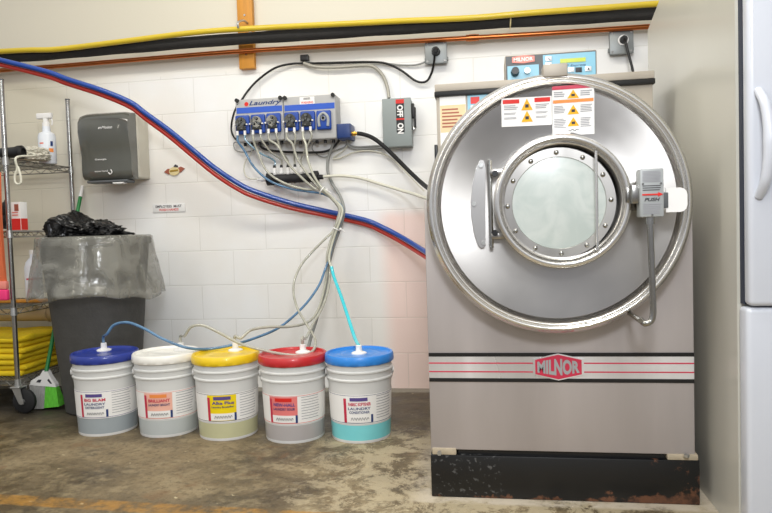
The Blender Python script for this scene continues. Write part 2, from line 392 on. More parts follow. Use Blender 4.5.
t = thing('wooden_batten', 'orange-brown wooden batten upright on the wall behind the pipes', 'batten', W(245.5, 68, 0))
x0, x1, z0, z1 = xz(238.5, 34, 253.5, 68.5, -.04)
obj('board', box(B(), (x0, -.04, z0), (x1, -.0005, 2.55), .003), 'pine', t)
b = B()
for z in (z0+.08, z0+.3):
    cyl(b, ((x0+x1)/2, -.043, z), ((x0+x1)/2, -.038, z), .006)
obj('screw', b, 'chrome', t)
t = thing('copper_pipe', 'long copper water pipe, lowest of the pipes along the wall', 'pipe', W(300, 48, -.06))
P_ = [(-60, 79, -.064), (0, 70.5, -.064), (60, 66, -.064), (150, 58.5, -.064), (245, 51, -.064), (400, 42, -.064), (560, 32.5, -.064), (700, 23, -.064)]
obj('pipe', tube(B(), [W(*p) for p in P_], .0135), 'copper', t)
obj('coupling', cyl(cyl(B(), W(466, 38.2, -.064), W(479, 37.4, -.064), .0175), W(469, 38, -.064), W(476, 37.6, -.064), .019), 'copper', t)
t = thing('insulated_pipe', 'thick pipe in black foam insulation, between the yellow and copper pipes', 'pipe', W(300, 34, -.1))
P_ = [(-60, 61, YP), (0, 57.5, YP), (60, 53.5, YP), (140, 46.5, YP), (245, 38.5, YP), (330, 33, YP), (420, 27, YP), (520, 21, YP), (600, 16.5, YP), (720, 9.5, YP)]
obj('insulation', tube(B(), [W(*p) for p in P_], .034, 14, rf=lambda t: .033+.0022*math.sin(t*60)*math.sin(t*23)), 'foam', t)
b = B()
for px, py in ((510.5, 21.6),):
    p, q = W(px-.6, py, YP), W(px+.6, py, YP); cyl(b, p, q, .0365, n=20)
obj('tape_band', b, 'cream', t, label='pale band round the black foam')
b = B()
for px, py in ((139, 46.6), (248, 38.5), (510.5, 21.6)):
    p = W(px, py, YP); tube(b, [(p.x, -.0005, p.z+.05), (p.x, -.06, p.z+.05), (p.x, YP, p.z+.03)], .004, 6)
obj('pipe_hanger', b, 'galv', t)
t = thing('gas_pipe', 'thin bright yellow pipe, topmost of the pipes along the wall', 'pipe', W(300, 24, -.13))
YG = -.168
P_ = [(-60, 55, YG), (0, 51.5, YG), (30, 50, YG), (60, 49, YG), (130, 40.5, YG), (200, 32, YG), (270, 27.5, YG), (340, 24, YG), (400, 21, YG), (470, 18, YG), (530, 13, YG), (600, 8, YG), (660, 3.5, YG), (720, 0, YG)]
obj('pipe', tube(B(), [W(*p) for p in P_], .0155, 12), 'yellow', t)
b = B(); p = W(242, 29, -.13)
tube(b, [(p.x, -.041, p.z+.06), (p.x, -.1, p.z+.055), (p.x, YG-.018, p.z+.02), (p.x, YG-.018, p.z-.01)], .006, 6)
obj('strap', b, 'galv', t)

# outlets
def outlet(px, py, label, cord):
    c = W(px, py, -.05)
    t = thing('outlet_box', label, 'outlet', (c.x, 0, c.z-.06), 'grey outlet boxes above the washer')
    b = box(B(), (c.x-.055, -.045, c.z-.057), (c.x+.055, -.0005, c.z+.057), .006)
    for sx in (-1, 1): cyl(b, (c.x+sx*.055, -.024, c.z-.035), (c.x+sx*.064, -.024, c.z-.035), .012)
    obj('box', b, 'boxgrey', t)
    b = box(B(), (c.x-.06, -.052, c.z-.062), (c.x+.06, -.045, c.z+.062), .004)
    obj('cover_plate', b, 'boxgrey', t)
    b = B()
    for sx in (-1, 1):
        for sz in (-1, 1): cyl(b, (c.x+sx*.047, -.055, c.z+sz*.049), (c.x+sx*.047, -.0515, c.z+sz*.049), .006, n=8)
    obj('screw', b, 'chrome', t)
    if cord:
        obj('receptacle', cyl(B(), (c.x+.008, -.0575, c.z+.008), (c.x+.008, -.052, c.z+.008), .027, n=24), 'white', t)
    return c
c1 = outlet(436, 52, 'square grey outlet box left of the washer control panel', False)
c2 = outlet(621.5, 42, 'square grey outlet box right of the washer control panel, with pale round socket', True)
t = thing('power_cord', 'black cord plugged into the left outlet, looping over to the chemical pump controller', 'cord', (c1.x, -.05, c1.z-.3))
obj('plug', cyl(cyl(B(), (c1.x, -.085, c1.z), (c1.x, -.0525, c1.z), .021, .024, 20), (c1.x, -.1, c1.z-.004), (c1.x, -.084, c1.z), .012, .016, 12), 'black', t)
pts = [(240, 103, -.075), (247, 92, -.04), (258, 80, -.03), (275, 68, -.03), (292, 63.8, -.02), (306, 63.5, -.02), (340, 62.5, -.025), (372, 62, -.025), (388, 64, -.03), (402, 71, -.03), (416, 81, -.03), (426, 81.5, -.03), (431.5, 73, -.04), (434, 62, -.07), (434.6, 55, -.095)]
obj('cable', tube(B(), [W(*p) for p in pts], .0062), 'black', t)
t = thing('machine_cord', 'short black cord dropping from the right outlet behind the washer', 'cord', (c2.x, -.05, c2.z-.3))
obj('plug', cyl(B(), (c2.x+.008, -.085, c2.z+.008), (c2.x+.008, -.058, c2.z+.008), .017, .02, 20), 'black', t)
pts = [(c2.x+.008, -.08, c2.z+.008), (c2.x+.011, -.1, c2.z-.02), (c2.x+.022, -.11, c2.z-.08), (c2.x+.04, -.12, c2.z-.17), (c2.x+.05, -.14, c2.z-.3)]
obj('cable', tube(B(), pts, .0068), 'black', t)
b = rbox(B(), 300, 54.5, 308, 60.5, -.035, -.0005, .003); cyl(b, W(304, 60, -.02), W(304, 64, -.02), .006)
single('cable_clip', b, 'black', 'small black clip on the wall above the pump controller, cords running under it', 'clip')
wtube('flexible_conduit', [(304, 63, -.02), (312, 66, -.03), (325, 67.5, -.03), (345, 66.8, -.03), (362, 65.5, -.03), (374, 67, -.03), (383, 76, -.03), (387.5, 88, -.035), (389, 98, -.045)], .0095, 'flex', 'pale grey conduit curving down into the top of the disconnect switch', 'conduit')
wtube('level_cable', [(305, 61.5, -.012), (320, 63.5, -.012), (350, 63, -.014), (375, 62.5, -.014), (400, 65, -.014), (415, 65, -.018), (424, 62.5, -.02), (430, 60, -.024)], .005, 'greyc', 'thin grey cord running level into the left outlet box', 'cord')

# ------------------------------------------------------------------ disconnect switch
t = thing('disconnect_switch', 'grey steel disconnect switch box with a black and red label on its door', 'switch box', (W(397, 146, -.1).x, 0, W(397, 146, -.1).z))
x0, x1, z0, z1 = xz(382.5, 98, 411.5, 146.5, -.1)
obj('enclosure', box(B(), (x0+.003, -.088, z0+.003), (x1-.003, -.0005, z1-.003), .004), 'grey2', t)
obj('door', box(B(), (x0, -.1, z0), (x1, -.088, z1), .004), 'grey2', t)
xc = x0+(x1-x0)*.62
lb = obj('switch_label', box(B(), (xc-.022, -.1012, z0+.075), (xc+.022, -.1, z1-.012)), 'black', t, smooth=False)
H = z1-z0
obj('red_mark', box(box(B(), (xc-.0225, -.1018, z1-.03), (xc+.0225, -.101, z1-.008)), (xc-.0225, -.1018, z0+H*.545), (xc+.0225, -.101, z0+H*.58)), 'red', lb, smooth=False)
b = B(); text(b, 'OFF', .066, .034, flat((xc, z0+H*.73), -.1022, -PI/2), bold=.045); text(b, 'ON', .058, .034, flat((xc, z0+H*.37), -.1022, -PI/2), bold=.045)
obj('lettering', b, 'white', lb, smooth=False)
b = box(B(), (x1-.001, -.085, z1-.11), (x1+.014, -.05, z1-.03), .003); box(b, (x1+.012, -.08, z1-.16), (x1+.022, -.055, z1-.05), .003)
obj('lever', b, 'black', t)
obj('latch', box(B(), (x1, -.07, z1-.175), (x1+.012, -.055, z1-.155), .002), 'chrome', t)

# ------------------------------------------------------------------ pump controller
YC = -.12
def pump(bm_f, px, py, parent, empty=False):
    c = W(px, py, YC); x, z = c.x, c.z
    f = obj('pump_head', box(B(), (x-.041, YC-.022, z-.052), (x+.041, YC-.0005, z+.052), .008, 3), 'navyb', parent)
    if empty:
        b = B(); tube(b, [(x-.024, YC-.025, z-.035), (x-.025, YC-.025, z+.012), (x, YC-.025, z+.036), (x+.025, YC-.025, z+.012), (x+.024, YC-.025, z-.035)], .008, 8)
        cyl(b, (x, YC-.03, z+.008), (x, YC-.022, z+.008), .013)
        obj('tube_track', b, 'grey', f)
        obj('nub', cyl(B(), (x, YC-.036, z+.01), (x, YC-.03, z+.01), .008), 'dark', f)
    else:
        b = cyl(B(), (x-.004, YC-.036, z+.010), (x-.004, YC-.022, z+.010), .030, n=24); box(b, (x-.032, YC-.034, z-.034), (x+.024, YC-.022, z-.012), .004)
        obj('cover', b, 'smoke2', f)
        b = B()
        for k in range(3):
            a = PI/2+k*2*PI/3; cyl(b, (x-.004+.018*math.cos(a), YC-.047, z+.008+.018*math.sin(a)), (x-.004+.018*math.cos(a), YC-.04, z+.008+.018*math.sin(a)), .008, n=12)
        cyl(b, (x-.004, YC-.046, z+.008), (x-.004, YC-.04, z+.008), .005, n=10)
        obj('roller', b, 'greyd', f)
        b = B()
        for s in (-1, 1): cyl(b, (x+s*.022-.004, YC-.03, z-.060), (x+s*.022-.004, YC-.03, z-.036), .0075, n=10)
        for s in (-1, 1): cyl(b, (x+s*.036-.004, YC-.04, z-.002), (x+s*.036-.004, YC-.022, z-.002), .0045, n=8)
        obj('tube_stub', b, 'white', f)
    return (x, z)
pumps = []
def controller(x0p, x1p, ytop, ybot, label, heads, pos):
    a, b_, c, d = xz(x0p, ytop, x1p, ybot, YC)
    t = thing('dispenser_pump_controller', label, 'controller', ((a+b_)/2, 0, c), 'chemical pump controllers on the wall')
    obj('case', box(B(), (a, YC, c), (b_, -.0005, d), .006, 3), 'ctrl', t)
    obj('stripe', box(B(), (a+.006, YC-.0015, d-.078), (b_-.006, YC, d-.046)), 'brightblue', t, smooth=False, label='bright blue stripe across the case')
    q = B()
    for s in (a+.012, b_-.012): cyl(q, (s, YC-.014, d-.006), (s, YC+.012, d-.006), .011, n=14)
    obj('case_latch', q, 'black', t)
    q = B(); k = 6
    for i in range(k): cyl(q, (a+.03+i*(b_-a-.06)/(k-1), -.07, c-.018), (a+.03+i*(b_-a-.06)/(k-1), -.07, c+.002), .009, n=10)
    obj('cable_gland', q, 'black', t)
    for (px, py, e) in pos: pumps.append(pump(None, px, py, t, e))
    return t, a, b_, c, d
t, a, b_, c, d = controller(236, 283.5, 98.3, 141, 'grey pump controller with blue lettering, left of the joined pair', 3, [(243.5, 125.2, 0), (259, 124.2, 0), (274.5, 123, 0)])
dot = obj('red_dot', cyl(B(), (a+.065, YC-.0015, d-.028), (a+.065, YC-.0002, d-.028), .012, n=20), 'red', t)
bb = B(); text(bb, 'Laundry', .19, .032, flat((a+.175, d-.028), YC-.001), shear=.35, bold=.02)
obj('lettering', bb, 'navy', t, smooth=False)
t, a, b_, c, d = controller(283.8, 336, 95.5, 139.5, 'grey pump controller with a white sticker, right of the joined pair', 3, [(292.5, 122, 0), (308.5, 121, 0), (324.5, 120.4, 1)])
sx = a+(b_-a)*.46
st = obj('sticker', box(B(), (sx-.042, YC-.0012, d-.046), (sx+.042, YC, d-.006)), 'paper', t, smooth=False)
bb = B(); text(bb, 'WARNING', .07, .013, flat((sx, d-.037), YC-.0015), bold=.03)
obj('lettering', bb, 'red', st, smooth=False)
obj('print', lines(B(), sx-.02, sx+.02, d-.022, d-.01, 2, YC-.0015, .6, .2), 'ink', st, smooth=False)
bx0, bx1, bz0, bz1 = xz(336.8, 123.5, 350.5, 138.5, -.12)
t = thing('junction_box', 'small blue junction box at the right end of the pump controllers', 'junction box', ((bx0+bx1)/2, 0, bz0))
obj('box', box(B(), (bx0, -.12, bz0), (bx1, -.0005, bz1), .004), 'navy', t)
obj('lid', box(B(), (bx0+.004, -.126, bz0+.004), (bx1-.004, -.12, bz1-.004), .002), 'navy', t)
p = W(352, 133.5, -.09)
bq = cyl(cyl(B(), (bx1-.001, -.08, p.z), (bx1+.02, -.08, p.z), .013, n=8), (bx1+.018, -.08, p.z), (bx1+.036, -.08, p.z-.001), .009)
obj('brass_fitting', bq, 'brass', t)
p0 = Vector((bx1+.03, -.08, p.z))
single('black_cable', tube(B(), [p0, W(362, 134, -.08), W(371, 137, -.08), W(380, 143, -.125), W(392, 154, -.125), W(410, 172, -.13), W(424, 185, -.3), W(436, 193, -.8)], .0115), 'rubber', 'thick black cable from the brass fitting slanting down behind the washer', 'cable')
bq = B()
for s in (0, 1): tube(bq, [W(346+s*2, 139, -.05), W(348, 144+s*1.5, -.03), (W(356, 147, -.02)-Vector((0, 0, .011*s))), (W(372, 146.4, -.02)-Vector((0, 0, .011*s))), (W(385, 145.6, -.02)-Vector((0, 0, .011*s)))], .006)
single('grey_conduit', bq, 'greyc', 'pair of grey cables running level into the disconnect switch side', 'cable')
wtube('thin_wire', [(352, 139, -.02), (344, 150, -.02), (333, 158, -.02), (340, 158, -.02), (355, 152, -.02), (372, 151, -.02), (388, 156, -.02), (402, 168, -.03), (424, 191, -.1)], .0035, 'beige', 'thin pale wire drooping below the disconnect switch to the washer', 'wire')
wtube('thin_wire', [(316, 140, -.02), (312, 148, -.02), (318, 155, -.02), (326, 157, -.02), (334, 151, -.02), (344, 147, -.02), (350, 140, -.05)], .003, 'greyc', 'thin grey wire hanging in a shallow loop under the right controller', 'wire')
wtube('black_hose', [(259.5, 141, -.07), (260.5, 146, -.05), (266, 149.5, -.04), (280, 151.5, -.04), (300, 152.5, -.04), (322, 152, -.04), (332, 148.5, -.04), (338, 142, -.05), (339.5, 138.5, -.06)], .0068, 'black', 'black hose sagging level under both pump controllers', 'hose')
wtube('black_loop_cord', [(238, 104, -.118), (234, 113, -.06), (231.5, 124, -.04), (232, 133, -.04), (236, 139.5, -.04), (240, 141, -.05)], .0055, 'black', 'short black cord curving round the left edge of the left controller', 'cord')
wtube('pale_wire', [(240, 142, -.05), (234, 143, -.02), (235.5, 150, -.02), (243, 152, -.02), (254, 150, -.02), (256, 143, -.05)], .003, 'greyc', 'thin grey wire loop under the left controller', 'wire')
wtube('grey_flexible_cable', [(334, 142, -.05), (331, 150, -.04), (328, 160, -.03), (328, 172, -.03), (332, 183, -.04), (339, 194, -.06), (343, 204, -.09), (344, 212, -.11), (342, 222, -.12), (338, 234, -.125), (333.5, 247, -.13), (329, 265, -.15), (325, 290, -.25), (317, 318, -.4), (309, 345, -.55), (305, 372, -.62)], .0085, 'greyc', 'thick grey cable running down behind the hose bundle to the back of the red-lidded pail', 'cable')

# flush manifold
YM = -.07
pL, pR = W(267.5, 179, YM), W(318, 177.5, YM)
t = thing('flush_manifold', 'black flush manifold cylinder under the controllers with white barbed fittings', 'manifold', ((pL.x+pR.x)/2, YM, pL.z-.03))
z = (pL.z+pR.z)/2
b = lathe(B(), [(0, 0), (.036, 0), (.036, .035), (.026, .04), (.026, .075), (.029, .085), (.026, .095), (.026, .15), (.029, .16), (.026, .17), (.026, pR.x-pL.x-.035), (.036, pR.x-pL.x-.03), (.036, pR.x-pL.x), (.015, pR.x-pL.x+.002), (.013, pR.x-pL.x+.03), (0, pR.x-pL.x+.03)], (pL.x, YM, z), 'X', 24)
obj('body', b, 'soft', t)
b = box(B(), (pL.x+.06, -.045, z-.012), (pL.x+.08, -.0005, z+.012)); box(b, (pR.x-.08, -.045, z-.012), (pR.x-.06, -.0005, z+.012))
obj('bracket', b, 'galv', t)
nip = []
for px in (274.5, 281.5, 288, 295, 301.5):
    x = W(px, 170, YM).x; nip.append((x, z+.075))
    f = obj('barbed_fitting', cyl(cyl(B(), (x, YM, z+.022), (x, YM, z+.062), .012, n=12), (x, YM, z+.03), (x, YM, z+.036), .015, n=12), 'white', t)
    obj('black_tip', cyl(B(), (x, YM, z+.062), (x, YM, z+.078), .009, .007, n=10), 'black', f)
obj('inlet_fitting', cyl(cyl(B(), (pL.x-.035, YM, z), (pL.x+.001, YM, z), .012, n=12), (pL.x-.06, YM, z), (pL.x-.034, YM, z), .007, n=10), 'white', t)

def inz(k, s): return Vector((pumps[k][0]-.004+s*.022, YC-.03, pumps[k][1]-.06))
G5 = 'chemical supply tubes from the pumps to the pails'
# flush lines: pump right outlets -> manifold
names = ['left-most pump to the left fitting', 'second pump to the second fitting', 'third pump to the middle fitting', 'fourth pump to the fourth fitting', 'fifth pump to the right fitting']
for k in range(5):
    a = inz(k, 1); e = Vector((nip[k][0], YM, nip[k][1]))
    mid = [a, a+Vector((.004, 0, -.03)), a.lerp(e, .5)+Vector((0, -.01, -.012)), e+Vector((0, 0, .03)), e-Vector((0, 0, .005))]
    single('flush_tube', tube(B(), mid, .0052, 8), 'tblue' if k in (0,) else 'cleargrey', 'thin %s tube from the %s of the black manifold' % ('pale blue' if k == 0 else 'clear grey', names[k]), 'tube', 'flush tubes between pumps and manifold')
wtube('white_drain_hose', [(322.5, 176.8, YM), (332, 176, -.07), (345, 176, -.06), (362, 178.5, -.06), (380, 184, -.06), (400, 190, -.1), (415, 194.5, -.25), (440, 203, -.6)], .0085, 'beige', 'off-white hose from the manifold running right to behind the washer', 'hose')
wtube('pale_inlet_wire', [(259.5, 178.6, YM), (252, 179, -.05), (246, 176, -.04), (244, 168, -.03), (246, 160, -.03), (250, 155, -.03), (252, 150, -.03), (251, 143, -.06)], .0038, 'beige', 'thin pale tube looping from the left end of the manifold', 'tube')

# ------------------------------------------------------------------ pails
PR, PH = .1515, .372
def pail(px_c, py_c, lidm, liqc, ang0, label, panelm, texts, bung, trim, lev=.078):
    c = G(px_c, py_c); dh = Vector((c.x-CAM.x, c.y-CAM.y, 0)).normalized()
    x, y = c.x+dh.x*.135, c.y+dh.y*.135
    t = thing('chemical_pail', label, 'pail', (x, y, 0), 'row of five chemical pails')
    cam_a = math.atan2(CAM.y-y, CAM.x-x)
    rb, rt = .130, .143
    R = lambda z: rb+(rt-rb)*z/.33
    prof = [(0, .006), (rb-.012, .006), (rb-.008, 0), (rb-.001, 0), (rb, .004), (R(.012), .012)]
    obj('base_rim', lathe(B(), prof, (x, y, 0)), 'hrib', t)
    body = B()
    lathe(body, [(R(lev), lev), (R(.2), .2), (R(.262), .262), (R(.264)+.006, .266), (R(.272)+.006, .272), (R(.274), .276), (R(.3), .298), (R(.3)+.007, .301), (R(.3)+.007, .307), (R(.31), .311), (R(.325), .325), (R(.335), .345)], (x, y, 0))
    obj('body', body, 'hdpe', t)
    lm = mat('liquid_'+lidm, liqc, .3, var=.05, coat=.2)
    obj('liquid', lathe(B(), [(R(.012), .012), (R(lev), lev)], (x, y, 0)), lm, t)
    lm2 = mat('lid_'+lidm, lidm, .35, var=.05, coat=.25)
    prof = [(PR-.003, .333), (PR, .336), (PR+.001, .348), (PR, .366), (PR-.004, .371), (PR-.012, .371), (PR-.016, .363), (PR-.05, .361), (PR-.055, .363), (PR-.075, .3635), (PR-.08, .361), (0, .361)]
    def fn(r, h, tt):
        return (r+(.0012 if (.33 < h < .35 and int(tt/(2*PI)*48) % 3 == 0) else 0), h)
    l = obj('lid', lathe(B(), prof, (x, y, 0), n=96, fn=fn), lm2, t)
    # closure and pick-up tube collar
    p = G(bung[0], bung[1], .364)
    b = lathe(B(), [(0, .361), (.034, .361), (.034, .366), (.026, .37), (.016, .372), (.014, .376), (.0135, .398), (.011, .400), (.0, .400)], (p.x, p.y, 0), n=24)
    obj('bung', b, 'white', l, label='white screw bung with clear collar')
    # label sheet
    def patch(a0, a1, z0, z1, dr, n=24):
        # angles: negative = left as seen from the camera
        b = B(); prev = None
        for i in range(n+1):
            a = cam_a + a0+(a1-a0)*i/n
            q = [b.verts.new((x+(R(zz)+dr)*math.cos(a), y+(R(zz)+dr)*math.sin(a), zz)) for zz in (z0, z1)]
            if prev: b.faces.new((prev[0], q[0], q[1], prev[1]))
            prev = q
        return b
    D = PI/180
    sz0, sz1 = .084, .212
    sheet = obj('paper_label', patch(-115*D, 118*D, sz0, sz1, .0012, 48), 'paper', t)
    tb = patch(-115*D, 118*D, sz0+.004, sz0+.0058, .0018, 48); o2 = patch(-115*D, 118*D, sz1-.0055, sz1-.004, .0018, 48)
    me = bpy.data.meshes.new('x'); o2.to_mesh(me); o2.free(); tb.from_mesh(me)
    obj('border', tb, trim, sheet)
    w = 27*D; a = ang0*D; dz = .006
    obj('colour_panel', patch(a-w, a+w, .091, .205, .0020), panelm, sheet)
    obj('photo_strip', patch(a-w+.10, a+w-.03, .093, .124, .0026), 'paper', sheet)
    obj('side_bar', patch(a-w+.01, a-w+.10, .091, .195, .0030, 4), 'crim', sheet)
    obj('end_bar', patch(a+w-.07, a+w, .091, .125, .0030, 4), 'navy', sheet)
    obj('banner', patch(a-.25, a+.30, .184, .199, .0030, 8), {'peach': 'orange', 'rose': 'red'}.get(panelm, 'purp'), sheet)
    def onp(ac, zc, dr=.0036):
        def f(u, v):
            aa = cam_a + ac + u/R(zc); zz = zc+v
            return Vector((x+(R(zz)+dr)*math.cos(aa), y+(R(zz)+dr)*math.sin(aa), zz))
        return f
    b = B(); text(b, texts[0], .096, .014, onp(a+.05, .171), bold=.03)
    obj('product_name', b, 'purp' if panelm in ('lemon', 'rose') else 'crim', sheet, smooth=False)
    b = B()
    for i, s in enumerate(texts[1:]): text(b, s, .096-.01*i, .011, onp(a+.04, .152-i*.016), bold=.02)
    obj('product_type', b, 'navy' if panelm != 'red' else 'purp', sheet, smooth=False)
    # fine print and squiggles
    b = B()
    for i in range(9):
        zz = .200-i*.0118; e = a+w+.15+.65*(1-.15*random.random())
        prev = None
        for k in range(11):
            aa = cam_a + a+w+.12+(e-a-w-.12)*k/10
            q = [b.verts.new((x+(R(h)+.002)*math.cos(aa), y+(R(h)+.002)*math.sin(aa), h)) for h in (zz-.0012, zz+.0012)]
            if prev: b.faces.new((prev[0], q[0], q[1], prev[1]))
            prev = q
    obj('fine_print', b, 'ink2', sheet, smooth=False)
    b = B()
    for k in range(7):
        u = -.035+k*.011; v = .102+.004*math.sin(k*2.3)
        f = onp(a+.03, .108, .0040); tube(b, [f(u, -.006), f(u+.005, .006), f(u+.009, -.003)], .0009, 5, 3)
    obj('handprint_drawing', b, 'ink', sheet)
    # ears and bail
    lat = cam_a+PI/2
    b = B(); bw = B()
    for s in (-1, 1):
        dx, dy = math.cos(lat)*s, math.sin(lat)*s; rr = R(.285)
        cyl(b, (x+dx*(rr-.004), y+dy*(rr-.004), .288), (x+dx*(rr+.010), y+dy*(rr+.010), .288), .013, n=14)
    obj('bail_ear', b, 'hrib', t)
    pts = []
    for k in range(13):
        q = -1+k/6; aa = lat + PI*(k/12); rr = R(.2)+.012
        zz = .288 - .15*math.sin(PI*k/12)
        pts.append((x+rr*math.cos(aa), y+rr*math.sin(aa), zz))
    # hang on the wall side
    if (pts[6][1] < y):
        pts = [(2*x-a_[0], 2*y-a_[1], a_[2]) for a_ in pts]
    obj('bail_handle', tube(B(), pts, .0022, 6, 3), 'galv', t)
    return (x, y, p)
pl = []
pl.append(pail(109, 436, '27398f', '9fa8ad', -26, 'chemical pail with a dark navy blue lid, leftmost in the row', 'paper', ['BIG BLAM', 'LAUNDRY', 'DETERGENT'], (104, 350), 'purp', .084))
pl.append(pail(170, 437.5, 'efede6', 'bcc2c2', -20, 'chemical pail with a white lid, second from the left', 'peach', ['BRILLIANT', 'LAUNDRY BRIGHT'], (181, 350), 'salmon'))
pl.append(pail(229.5, 441, 'ecc81e', 'c3c29c', -12, 'chemical pail with a yellow lid, in the middle of the row', 'lemon', ['Alka Plus', 'Laundry Emulsifier'], (235.5, 350), 'ink'))
pl.append(pail(296, 444, 'bf2a2e', 'b3aead', -22, 'chemical pail with a red lid, second from the right', 'rose', ['NEW-HALL', 'LAUNDRY SOUR'], (303, 352), 'red'))
pl.append(pail(362, 444, '2f86dc', '7ed6dc', -5, 'chemical pail with a bright blue lid and cyan liquid, rightmost in the row', 'paper', ['FABRIC SOFTENER', 'LAUNDRY', 'CONDITIONER'], (359, 353), 'navy'))

# supply tubes
def supply(k, pts, r, m, label, pailk, split_px):
    a = inz(k, -1) if k is not None else None
    P = [a, a+Vector((.002, 0, -.035))] if a is not None else []
    P += [W(*p) for p in pts]
    e = pl[pailk][2]
    P += [Vector((e.x, e.y, .43)), Vector((e.x, e.y, .395))]
    return single('chemical_tube', tube(B(), P, r, 10), m, label, 'tube', G5, ang=1.2)
def bund(k):
    a = k*2*PI/5+.4; dx, dy, dd = 2.0*math.cos(a), .6*math.cos(a), .0122*math.sin(a)
    return [(322+dx*.4, 192+2*math.cos(a), -.13+dd), (334+dx, 200+dy, -.13+dd), (341+dx, 209, -.14+dd), (339.5+dx, 219, -.15+dd), (335+dx, 231, -.16+dd), (330.5+dx, 245, -.17+dd), (328+dx, 256, -.19+dd)]
supply(0, [(244, 150, -.13), (254, 167, -.13), (270, 181, -.13), (292, 189, -.13), (308, 191.5, -.13)] + bund(0) + [(325, 270, -.22), (318, 287, -.3), (303, 307, -.4), (280, 327, -.55), (255, 338, -.65), (232, 345, -.74), (208, 349, -.78), (186, 347.5, -.86), (163, 339, -.86), (145, 329, -.84), (128, 322.5, -.82), (114, 325, -.8), (107, 334, -.8)], .0066, 'tblue2', 'blue tube arching into the navy-lidded leftmost pail', 0, 0)
supply(1, [(257, 150, -.135), (266, 170, -.14), (282, 182, -.14), (304, 189, -.14)] + bund(2)[:5] + [(326, 238, -.18), (312, 252, -.2), (300, 267, -.24), (293.5, 286, -.3), (296.5, 306, -.4), (307, 325, -.55), (315, 339, -.68), (313.5, 350, -.78), (303, 355, -.84), (285, 354.5, -.86), (262, 350, -.86), (240, 343.5, -.86), (220, 333, -.86), (203, 325.5, -.86), (191, 327, -.86), (184.5, 336, -.84)], .0066, 'cleargrey', 'clear grey tube making a wide loop and ending in the white-lidded pail', 1, 0)
supply(2, [(278, 146, -.15), (287, 162, -.15), (301, 177, -.15), (314, 188, -.15)] + bund(3) + [(327, 272, -.2), (324, 290, -.28), (318, 310, -.4), (308, 322, -.5), (290, 326.5, -.6), (268, 327, -.66), (251, 330, -.72), (241, 338, -.76)], .0068, 'cleargrey', 'clear grey tube turning left to the yellow-lidded middle pail', 2, 0)
supply(3, [(292.5, 144, -.16), (297, 158, -.16), (306, 172, -.16), (318, 187, -.155)] + bund(1) + [(330, 272, -.2), (328, 290, -.28), (322, 308, -.4), (313, 324, -.54), (306, 338, -.7)], .0068, 'cleargrey', 'clear grey tube dropping to the red-lidded pail', 3, 0)
t5 = [inz(4, -1), inz(4, -1)+Vector((.002, 0, -.035))] + [W(*p) for p in [(306, 145, -.165), (308, 160, -.165), (314, 176, -.165), (323, 189, -.16)] + bund(4)[1:] + [(329.5, 262, -.21), (331.5, 267, -.23)]]
t5s = thing('chemical_tube', 'tube turning bright cyan, dropping straight to the bright-blue-lidded rightmost pail', 'tube', tuple(pl[4][2]), G5)
obj('clear_section', tube(B(), t5, .0068), 'clear', t5s)
e = pl[4][2]
obj('fluid_filled_section', tube(B(), [W(331.5, 267, -.23), W(334, 277, -.27), W(341, 296, -.42), W(348, 317, -.57), W(354.5, 337, -.72), (e.x, e.y, .395)], .0092), 'cyan', t5s, label='bright cyan lower section')
# cable ties
for i, (px, py, yy, sz, lb) in enumerate(((336, 229, -.16, .026, 'white cable tie low on the hose bundle, above the split'), (322, 190, -.147, .026, 'white cable tie high on the hose bundle, right of the manifold'))):
    c = W(px, py, yy); b = B()
    tdir = (W(334, 231, -.16)-W(339.5, 219, -.15)).normalized() if i == 0 else (W(334, 200, -.13)-W(318, 188, -.14)).normalized()
    A = ring(b, c-tdir*.003, tdir, sz*.92, 20); Q = ring(b, c+tdir*.003, tdir, sz*.92, 20); bridge(b, A, Q)
    box(b, c+Vector((sz-.006, -.006, -.006)), c+Vector((sz+.006, .006, .006)), .001)
    cyl(b, c+Vector((sz, 0, 0)), c+Vector((sz+.03, -.01, -.02)), .0022, n=6)
    single('cable_tie', b, 'white', lb, 'cable tie', 'cable ties on the hose bundle')

# ------------------------------------------------------------------ blue and red water hoses
hp = [(-70, 44, -.42), (0, 60, -.40), (47, 71.7, -.38), (67, 79, -.37), (101, 90, -.36), (130, 102, -.34), (146, 113.6, -.33), (170, 131, -.29), (193, 150, -.26), (215, 168, -.22), (236, 182, -.19), (254, 191, -.16), (291, 203, -.10), (328, 211.5, -.05), (365, 220, -.045), (384, 228, -.07), (402, 237.4, -.12), (425, 251.5, -.3), (450, 268, -.6)]
off = [4.6, 4.6, 4.7, 4.6, 4.6, 4.9, 5.4, 5.9, 6.2, 6.2, 6.0, 5.6, 5.0, 4.4, 4.4, 4.6, 5, 5, 5]
single('water_hose', tube(B(), [W(*p) for p in hp], .0138, 12), 'bluehose', 'long blue hose sweeping across the wall, upper one of the pair', 'hose', 'blue and red hoses across the wall', ang=1.2)
single('water_hose', tube(B(), [W(p[0], p[1]+o, p[2]+.019) for p, o in zip(hp, off)], .0128, 12), 'redhose', 'long red hose sweeping across the wall just under the blue one', 'hose', 'blue and red hoses across the wall', ang=1.2)

# ------------------------------------------------------------------ paper towel dispenser
x0, x1, z0, z1 = xz(78.5, 110, 139, 179.5, -.22); x1 = -1.985
zc0 = z0
t = thing('paper_towel_dispenser', 'smoked grey paper towel dispenser with a beige back on the wall', 'dispenser', ((x0+x1)/2, 0, z0-.02))
xr = W(151, 145, 0).x
obj('back_housing', box(B(), (x0+.03, -.13, z0+.01), (x1+.002, -.0005, z1-.005), .012, 3), 'dispback', t)
